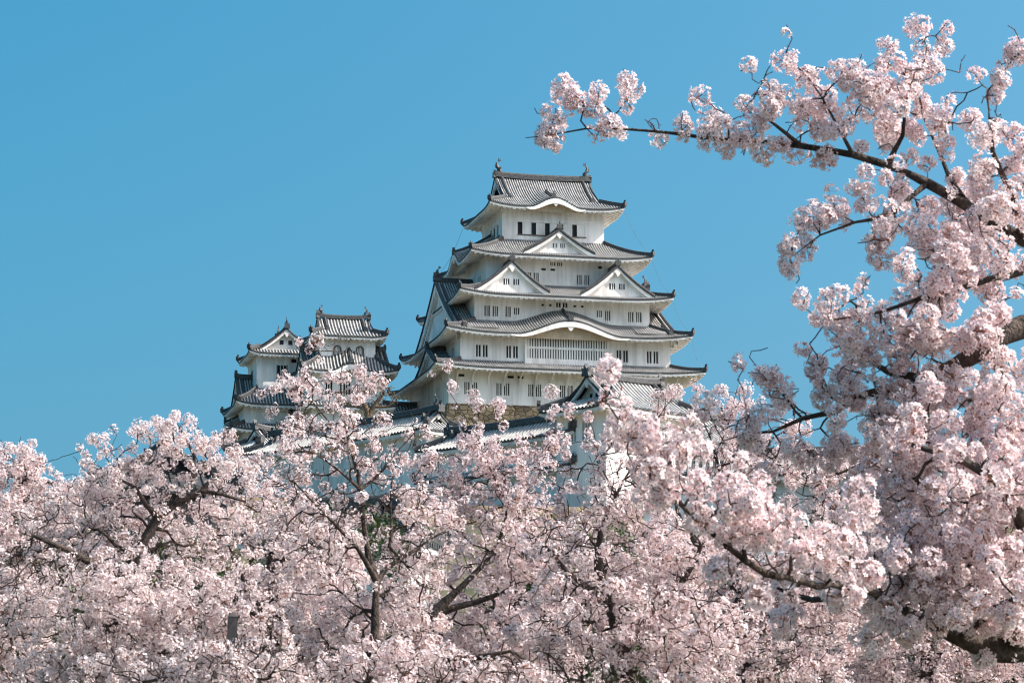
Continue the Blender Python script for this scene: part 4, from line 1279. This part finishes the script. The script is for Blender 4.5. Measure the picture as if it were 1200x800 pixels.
mid(19, 'far cherry tree behind the left trees, seen only between their crowns', 190, 56,
    [(190, 830, 56, .16), (188, 740, 56, .12), (195, 660, 56, .08), (200, 610, 56, .05)], [[(188, 740, 56, .09), (120, 670, 56, .05)], [(188, 740, 56, .09), (280, 680, 56, .05)]],
    [(60, 630, 80, 45, 56, 1.4, .35), (180, 640, 90, 40, 56, 1.4, .30), (290, 630, 90, 55, 56, 1.4, .45), (100, 710, 110, 60, 56, 1.4, .55), (270, 720, 120, 70, 56, 1.4, .55), (180, 790, 180, 60, 56, 1.3, .8)], blush=0.51, **FARK)
mid(20, 'far cherry tree behind the middle trees, filling the gaps above the ground', 600, 54,
    [(600, 830, 54, .16), (604, 740, 54, .12), (600, 670, 54, .08), (605, 620, 54, .05)], [[(604, 740, 54, .09), (520, 680, 54, .05)], [(604, 740, 54, .09), (690, 690, 54, .05)]],
    [(470, 690, 80, 60, 54, 1.4, .55), (590, 640, 100, 45, 54, 1.4, .45), (700, 670, 90, 60, 54, 1.4, .55), (580, 740, 170, 70, 54, 1.4, .55), (590, 800, 200, 50, 54, 1.4, .55), (430, 640, 40, 40, 54, 1, .5)], blush=0.94, **FARK)
mid(22, 'far cherry tree behind the right trees, low against the hillside', 930, 57,
    [(930, 830, 57, .16), (934, 740, 57, .12), (930, 680, 57, .08), (935, 630, 57, .05)], [[(934, 740, 57, .09), (850, 690, 57, .05)], [(934, 740, 57, .09), (1030, 690, 57, .05)]],
    [(820, 640, 80, 50, 57, 1.4, .45), (930, 640, 90, 50, 57, 1.4, .45), (1040, 650, 90, 60, 57, 1.4, .45), (900, 730, 170, 70, 57, 1.4, .55), (1090, 740, 130, 80, 57, 1.4, .55), (960, 800, 220, 50, 57, 1.4, .55)], blush=0.98, **FARK)

mid(23, 'low young cherry tree in front of the dark square post', 255, 34,
    [(255, 860, 34, .07), (256, 815, 34, .05), (250, 785, 34, .03)], [[(256, 815, 34, .04), (300, 785, 34, .02)], [(256, 815, 34, .04), (200, 790, 34, .02)]],
    [(250, 785, 70, 32, 34, .7, 1.0), (160, 795, 50, 22, 34, .6, .9), (320, 795, 50, 30, 34, .6, .9), (240, 830, 120, 30, 34, .8, .9)], blush=0.51, **MIDK)
mid(24, 'low young cherry tree before the foot of the slender trunk and the leaning limb', 480, 31,
    [(480, 870, 31, .07), (482, 820, 31, .05), (478, 790, 31, .03)], [[(482, 820, 31, .04), (530, 795, 31, .02)], [(482, 820, 31, .04), (430, 795, 31, .02)]],
    [(435, 782, 60, 26, 31, .6, 1.0), (520, 790, 60, 26, 31, .6, 1.0), (600, 800, 50, 24, 31, .5, .9), (480, 825, 140, 30, 31, .8, .9)], blush=0.81, **MIDK)

# --- the near cherry whose boughs enter from the right
nb = (4.6, 13.4, 0.0)
L0 = [(4.75, 13.5, -.1, .30), (4.66, 13.45, .7, .25), (4.5, 13.4, 1.4, .22), (4.15, 13.35, 2.1, .20), (3.72, 13.28, 2.62, .175), (*at(1360, 600, 13.2), .155)]
near_limbs = [
    [(1360, 600, 13.2, .16), (1330, 470, 13.2, .12), (1300, 360, 13.1, .07), (1240, 305, 13, .042), (1200, 281, 13, .034), (1140, 245, 13, .030), (1085, 214, 13, .025), (1040, 195, 13, .021), (1000, 182, 13, .018), (940, 171, 13, .0145), (880, 165, 13, .012), (800, 159, 13, .0088), (740, 152, 13, .0068), (690, 149, 13, .005), (640, 157, 13, .0034), (618, 161, 13, .002)],
    [(1330, 470, 13.2, .09), (1260, 390, 12.8, .070), (1200, 384, 12.7, .060), (1160, 404, 12.6, .052), (1120, 430, 12.6, .042), (1085, 447, 12.7, .038), (1050, 456, 12.8, .028), (1005, 465, 12.9, .018), (975, 482, 13, .014), (940, 490, 13, .011), (905, 505, 13, .008), (875, 506, 13, .006), (848, 516, 13, .003)],
    [(1085, 447, 12.7, .03), (1044, 438, 12.9, .018), (1020, 424, 13, .012), (998, 424, 13.1, .008), (985, 405, 13.1, .005)],
    [(1050, 456, 12.8, .024), (1062, 480, 13, .020), (1050, 510, 13.1, .018), (1020, 540, 13.2, .014), (980, 555, 13.2, .008)],
    [(1425, 690, 13.28, .13), (1330, 742, 12.9, .11), (1260, 752, 12.6, .095), (1200, 757, 12.4, .085), (1160, 758, 12.3, .075), (1128, 751, 12.2, .050), (1103, 741, 12.2, .038), (1082, 726, 12.3, .027), (1050, 708, 12.4, .021), (1005, 696, 12.5, .020), (950, 702, 12.7, .015), (905, 688, 12.8, .008)],
    [(1103, 742, 12.2, .034), (1112, 715, 12.2, .028), (1120, 690, 12.2, .022), (1140, 660, 12.3, .013), (1150, 620, 12.4, .008)],
    [(1128, 752, 12.2, .032), (1140, 735, 12, .022), (1165, 715, 11.9, .02), (1190, 700, 11.8, .012)],
    [(1200, 757, 12.4, .05), (1185, 740, 12.2, .035), (1182, 720, 12.1, .02)],
    [(1050, 706, 12.4, .02), (1000, 690, 11.6, .016), (950, 684, 11.0, .0145), (895, 668, 10.6, .013), (852, 640, 10.5, .0115), (800, 594, 10.5, .0095), (765, 548, 10.5, .0075), (738, 510, 10.5, .005), (706, 468, 10.5, .003)],
    [(1085, 214, 13, .016), (1045, 250, 12.9, .012), (1000, 262, 12.8, .009), (960, 276, 12.8, .006), (925, 302, 12.8, .003)],
    [(1140, 245, 13, .016), (1110, 205, 13.1, .013), (1092, 160, 13.2, .010), (1078, 112, 13.2, .005), (1085, 64, 13.2, .003)],
    [(1000, 182, 13, .014), (985, 150, 12.9, .009), (965, 115, 12.9, .005), (942, 84, 12.9, .003)],
    [(1040, 195, 13, .016), (1058, 160, 12.8, .011), (1062, 120, 12.7, .007)],
    [(940, 171, 13, .012), (905, 140, 12.9, .008), (892, 110, 12.9, .004)],
    [(1200, 281, 13, .022), (1185, 230, 12.8, .017), (1165, 180, 12.7, .012), (1160, 140, 12.7, .006)],
    [(1240, 305, 13, .025), (1150, 330, 12.6, .016), (1080, 350, 12.5, .011), (1010, 370, 12.5, .006), (955, 378, 12.5, .003)],
    [(1260, 752, 12.6, .05), (1215, 660, 12.2, .04), (1180, 580, 12, .03), (1130, 540, 12, .02), (1070, 520, 12, .012)],
    [(1160, 404, 12.6, .035), (1175, 450, 12.5, .025), (1150, 490, 12.5, .016), (1120, 520, 12.5, .01)],
]
NB = [  # px, py, rx, ry, Y, depth radius, density
    (640, 135, 22, 14, 13, .12, .9), (648, 152, 9, 6, 13, .06, 1.2), (690, 128, 16, 12, 13, .10, .9), (737, 122, 14, 14, 13, .08, 1.2), (772, 140, 16, 14, 13, .10, .9), (812, 118, 20, 20, 13, .12, 1.0), (838, 135, 16, 14, 13, .10, 1),
    (862, 150, 18, 18, 13, .12, .9), (882, 130, 20, 22, 13, .16, .9), (926, 85, 14, 36, 12.9, .12, .8), (925, 125, 32, 30, 13, .22, .95), (965, 120, 36, 36, 13, .26, .95), (1010, 105, 42, 42, 13, .30, 1.0), (1060, 95, 42, 40, 13, .30, 1.0), (1110, 82, 20, 16, 13.1, .15, 1.2),
    (1086, 42, 6, 5, 13.2, .05, 2.5), (1050, 145, 40, 22, 13, .25, .6), (1150, 115, 30, 28, 12.9, .22, .9), (1185, 150, 30, 45, 12.8, .25, .9), (1195, 62, 8, 10, 12.8, .08, 1.6), (1118, 145, 10, 9, 13, .08, 1), (955, 160, 26, 14, 13, .12, .6),
    (1000, 222, 20, 15, 12.9, .12, .9), (975, 250, 18, 14, 12.8, .12, .9), (945, 278, 14, 14, 12.8, .1, 1), (928, 298, 9, 8, 12.8, .06, 1.5), (1045, 232, 26, 16, 12.9, .16, .8), (1035, 278, 12, 8, 12.8, .08, 1.2),
    (1100, 255, 55, 32, 12.9, .35, .75), (1165, 245, 40, 40, 12.8, .35, .85), (1130, 300, 55, 28, 12.7, .35, .75), (1080, 318, 40, 20, 12.6, .25, .75), (1022, 322, 8, 6, 12.6, .06, 1.5), (1175, 330, 40, 45, 12.7, .35, .95), (1110, 350, 50, 30, 12.6, .3, .9), (1040, 365, 36, 24, 12.5, .25, .85), (1000, 348, 14, 12, 12.5, .12, 1.1), (955, 376, 6, 6, 12.5, .05, 2),
    (1070, 400, 55, 34, 12.6, .35, 1.0), (1000, 395, 28, 22, 12.6, .22, .9), (1150, 385, 40, 30, 12.5, .3, .7), (985, 430, 36, 26, 12.8, .28, .9), (940, 418, 24, 18, 12.9, .2, .9), (900, 435, 20, 18, 12.9, .18, .9), (912, 462, 34, 22, 13, .25, .85), (868, 450, 14, 12, 13, .1, 1.1), (880, 490, 30, 22, 13, .22, .9), (920, 485, 40, 22, 13, .25, .9), (858, 505, 22, 16, 13, .15, 1.0), (950, 465, 30, 20, 12.9, .2, .9), (900, 525, 44, 18, 13, .25, .8), (840, 480, 14, 12, 13, .1, 1.0),
    (1060, 440, 50, 26, 12.7, .3, .9), (1120, 470, 60, 34, 12.5, .4, 1.0), (1180, 440, 34, 34, 12.5, .3, .9), (1180, 510, 40, 44, 12.3, .4, 1.0), (1040, 500, 50, 28, 12.8, .35, .8), (980, 520, 45, 24, 12.9, .3, .75), (1110, 540, 60, 38, 12.2, .4, .95), (1040, 570, 50, 30, 12.4, .35, .9), (1165, 590, 50, 45, 12.1, .4, 1.0),
    (1090, 610, 60, 40, 12.2, .4, 1.0), (1160, 660, 50, 45, 12.1, .4, .95), (1060, 660, 60, 36, 12.2, .4, .95), (990, 650, 40, 30, 12.0, .3, .95), (1110, 700, 50, 26, 12.1, .3, .8), (1020, 710, 40, 20, 12.4, .25, .7), (940, 680, 40, 26, 12.2, .3, .9), (1180, 715, 34, 28, 11.8, .2, 1.1), (1125, 725, 30, 18, 11.9, .15, 1.2), (1070, 715, 34, 18, 12.1, .15, 1.2), (1050, 745, 30, 14, 12.2, .15, .8),
    (704, 470, 12, 14, 10.5, .08, 1.2), (728, 500, 20, 20, 10.5, .12, 1.2), (755, 528, 30, 28, 10.5, .18, 1.2), (790, 555, 34, 32, 10.5, .2, 1.2), (815, 545, 20, 16, 10.6, .12, .9), (830, 590, 44, 34, 10.5, .22, 1.15), (880, 610, 48, 38, 10.5, .25, 1.15), (850, 660, 40, 24, 10.6, .2, 1.0), (930, 640, 48, 34, 10.7, .25, 1.1), (980, 610, 36, 26, 11.0, .22, 1.0),
]
NB = [b[:6] + (b[6]*((.85 if b[0] < 880 else .46) if b[1] < 345 else ((.5 if b[1] < 480 else .6) if b[4] > 10.8 else .95)),) for b in NB]
old_px = px_limb
px_limb = lambda L: L if L is L0 else old_px(L)
cherry(21, 'near cherry tree on the right, its long boughs of large blossom reaching across the sky', [L0] + near_limbs, NB, 0, nb,
       spacing=.112, rc=.053, per=40, fsize=.0180, near=True, tip=.0025, bf=.22, fill=.26, step=.10, bare=1500, blush=1.0, sep=1.75)
px_limb = old_px

# ------------------------------------------------------------------ bare pollarded tree and evergreens behind the blossom
def bare_tree():
    rng = np.random.default_rng(5); sk = Skel(rng); Y = 292
    b = at(431, 508, Y); b = (b.x, b.y, b.z)
    sk.add_limb(px_limb([(431, 508, Y, .46), (431, 492, Y, .38), (430, 480, Y, .32), (424, 470, Y, .24), (420, 462, Y, .16)]), .5)
    sk.add_limb(px_limb([(431, 490, Y, .32), (438, 476, Y, .27), (446, 466, Y, .19), (450, 460, Y, .13)]), .5)
    sk.add_limb(px_limb([(430, 480, Y, .22), (412, 474, Y, .16), (402, 470, Y, .10)]), .5)
    sk.add_limb(px_limb([(438, 476, Y, .18), (455, 476, Y, .13), (462, 470, Y, .09)]), .5)
    m = Y/FPX; pts = []
    for cx, cy, rx, ry, n in ((424, 458, 16, 12, 150), (450, 456, 14, 12, 150), (402, 466, 12, 12, 90), (436, 462, 26, 14, 160), (460, 466, 10, 10, 70)):
        pts.append(np.array(at(cx, cy, Y)) + rand_dirs(rng, n)*(rng.uniform(0, 1, n)**.4)[:, None]*np.array([rx*m, 1.6, ry*m]))
    sk.grow(np.concatenate(pts), .2); sk.subdivide(.5, .06)
    P, par, r, size, main = sk.radii(.020)
    root = thing('bare_tree', b, 0, 'leafless brown pollarded tree beside the small turret, spreading fine twigs', 'bare tree')
    thick = r > .05
    wood_mesh('trunk', P, par, r, main, PALE_BARK, root, b, 6)
    return root
bare_tree()

def evergreen(seed, px, py, Y, w, h, label):
    rng = np.random.default_rng(seed)
    top = at(px, py, Y); b = (top.x, Y, ground_z(top.x, Y)); H = top.z - b[2]
    root = thing('evergreen_tree', b, 0, label, 'evergreen tree', 'evergreens behind the cherries')
    sk = Skel(rng)
    sk.add_limb([(b[0], b[1], b[2] - .2, .22), (b[0] + .1, b[1], b[2] + H*.45, .15), (b[0], b[1], b[2] + H*.93, .04)], .6, .05)
    n = 260
    q = rng.uniform(0, 1, n)
    d = rand_dirs(rng, n); d[:, 2] = 0
    lobes = 1 + .3*np.sin(np.arctan2(d[:, 1], d[:, 0])*3 + seed + q*5)
    pts = np.stack([b[0] + d[:, 0]*w*lobes*np.sqrt(1 - (2*q - 1)**2*.8), b[1] + d[:, 1]*w*lobes*np.sqrt(1 - (2*q - 1)**2*.8), b[2] + H*(.22 + .76*q)], 1)
    sk.grow(pts, .4); sk.subdivide(.5, .06)
    P, par, r, size, main = sk.radii(.012)
    wood_mesh('trunk', P, par, r, main, BARK, root, b, 5)
    C = P[(size <= 4)]
    k = 46; m = len(C)*k
    c = np.repeat(C, k, 0) + rand_dirs(rng, m)*(rng.uniform(0, 1, m)**.5*.42)[:, None]
    u = rand_dirs(rng, m); v = np.cross(u, rand_dirs(rng, m)); v /= np.linalg.norm(v, axis=1)[:, None]
    s = rng.uniform(.05, .10, m)[:, None]
    V = np.stack([c - u*s, c + v*s*.45, c + u*s, c - v*s*.45], 1).reshape(-1, 3)
    tone = np.array([.030, .055, .016])*rng.uniform(.6, 1.7, (m, 1)) + np.array([.03, .02, 0])*(rng.uniform(size=(m, 1)) < .12)
    fast_mesh('crown', V - np.array(b), quads(m), LEAF, root, np.repeat(tone, 4, 0))
evergreen(31, 4, 572, 62, 2.0, 0, 'dark evergreen tree at the far left behind the cherry twigs')
evergreen(32, 186, 618, 66, 2.4, 0, 'dark evergreen tree behind the forked limb of the left cherry')
evergreen(33, 400, 590, 70, 2.4, 0, 'dark evergreen tree behind the fork of the slender cherry trunk')
evergreen(34, 700, 612, 66, 2.2, 0, 'olive evergreen tree behind the cherries below the gabled turret')
evergreen(35, 1010, 590, 70, 2.6, 0, 'dark evergreen tree behind the right cherries under the wall')

def hillside_woods():
    """far wooded slope below the ramparts: one mass"""
    rng = np.random.default_rng(77); Vs = []; Ts = []
    n = 0
    while n < 420:
        y = rng.uniform(84, 300); x = rng.uniform(-.55, .55)*y
        h = rng.uniform(4.5, 8.5); g = ground_z(x, y)
        inside = abs(x) < .235*y
        if inside and (g + h > 1.6 + .088*y or y > 178): continue
        if not inside and math.hypot(x + 8, y - 335) < 70: continue
        n += 1
        k = 230; d = rand_dirs(rng, k)*(rng.uniform(0, 1, k)**.35)[:, None]
        c = np.array([x, y, g + h*.58]) + d*np.array([h*.36, h*.36, h*.44])*(1 + .25*np.sin(d[:, :1]*5 + n))
        u = rand_dirs(rng, k); v = np.cross(u, rand_dirs(rng, k)); v /= np.linalg.norm(v, axis=1)[:, None]
        s = rng.uniform(.25, .55, k)[:, None]
        Vs.append(np.stack([c - u*s, c + v*s*.6, c + u*s, c - v*s*.6], 1).reshape(-1, 3))
        base = np.array([.032, .052, .018]) if rng.uniform() < .75 else np.array([.085, .065, .03])
        Ts.append(np.repeat(base*rng.uniform(.6, 1.6, (k, 1)), 4, 0))
    V = np.concatenate(Vs)
    o = fast_mesh('hillside_woods', V, quads(len(V)//4), LEAF, None, np.concatenate(Ts))
    tag(o, 'dark wooded slope of the castle hill behind the cherries', 'woods', None, 'stuff')
hillside_woods()
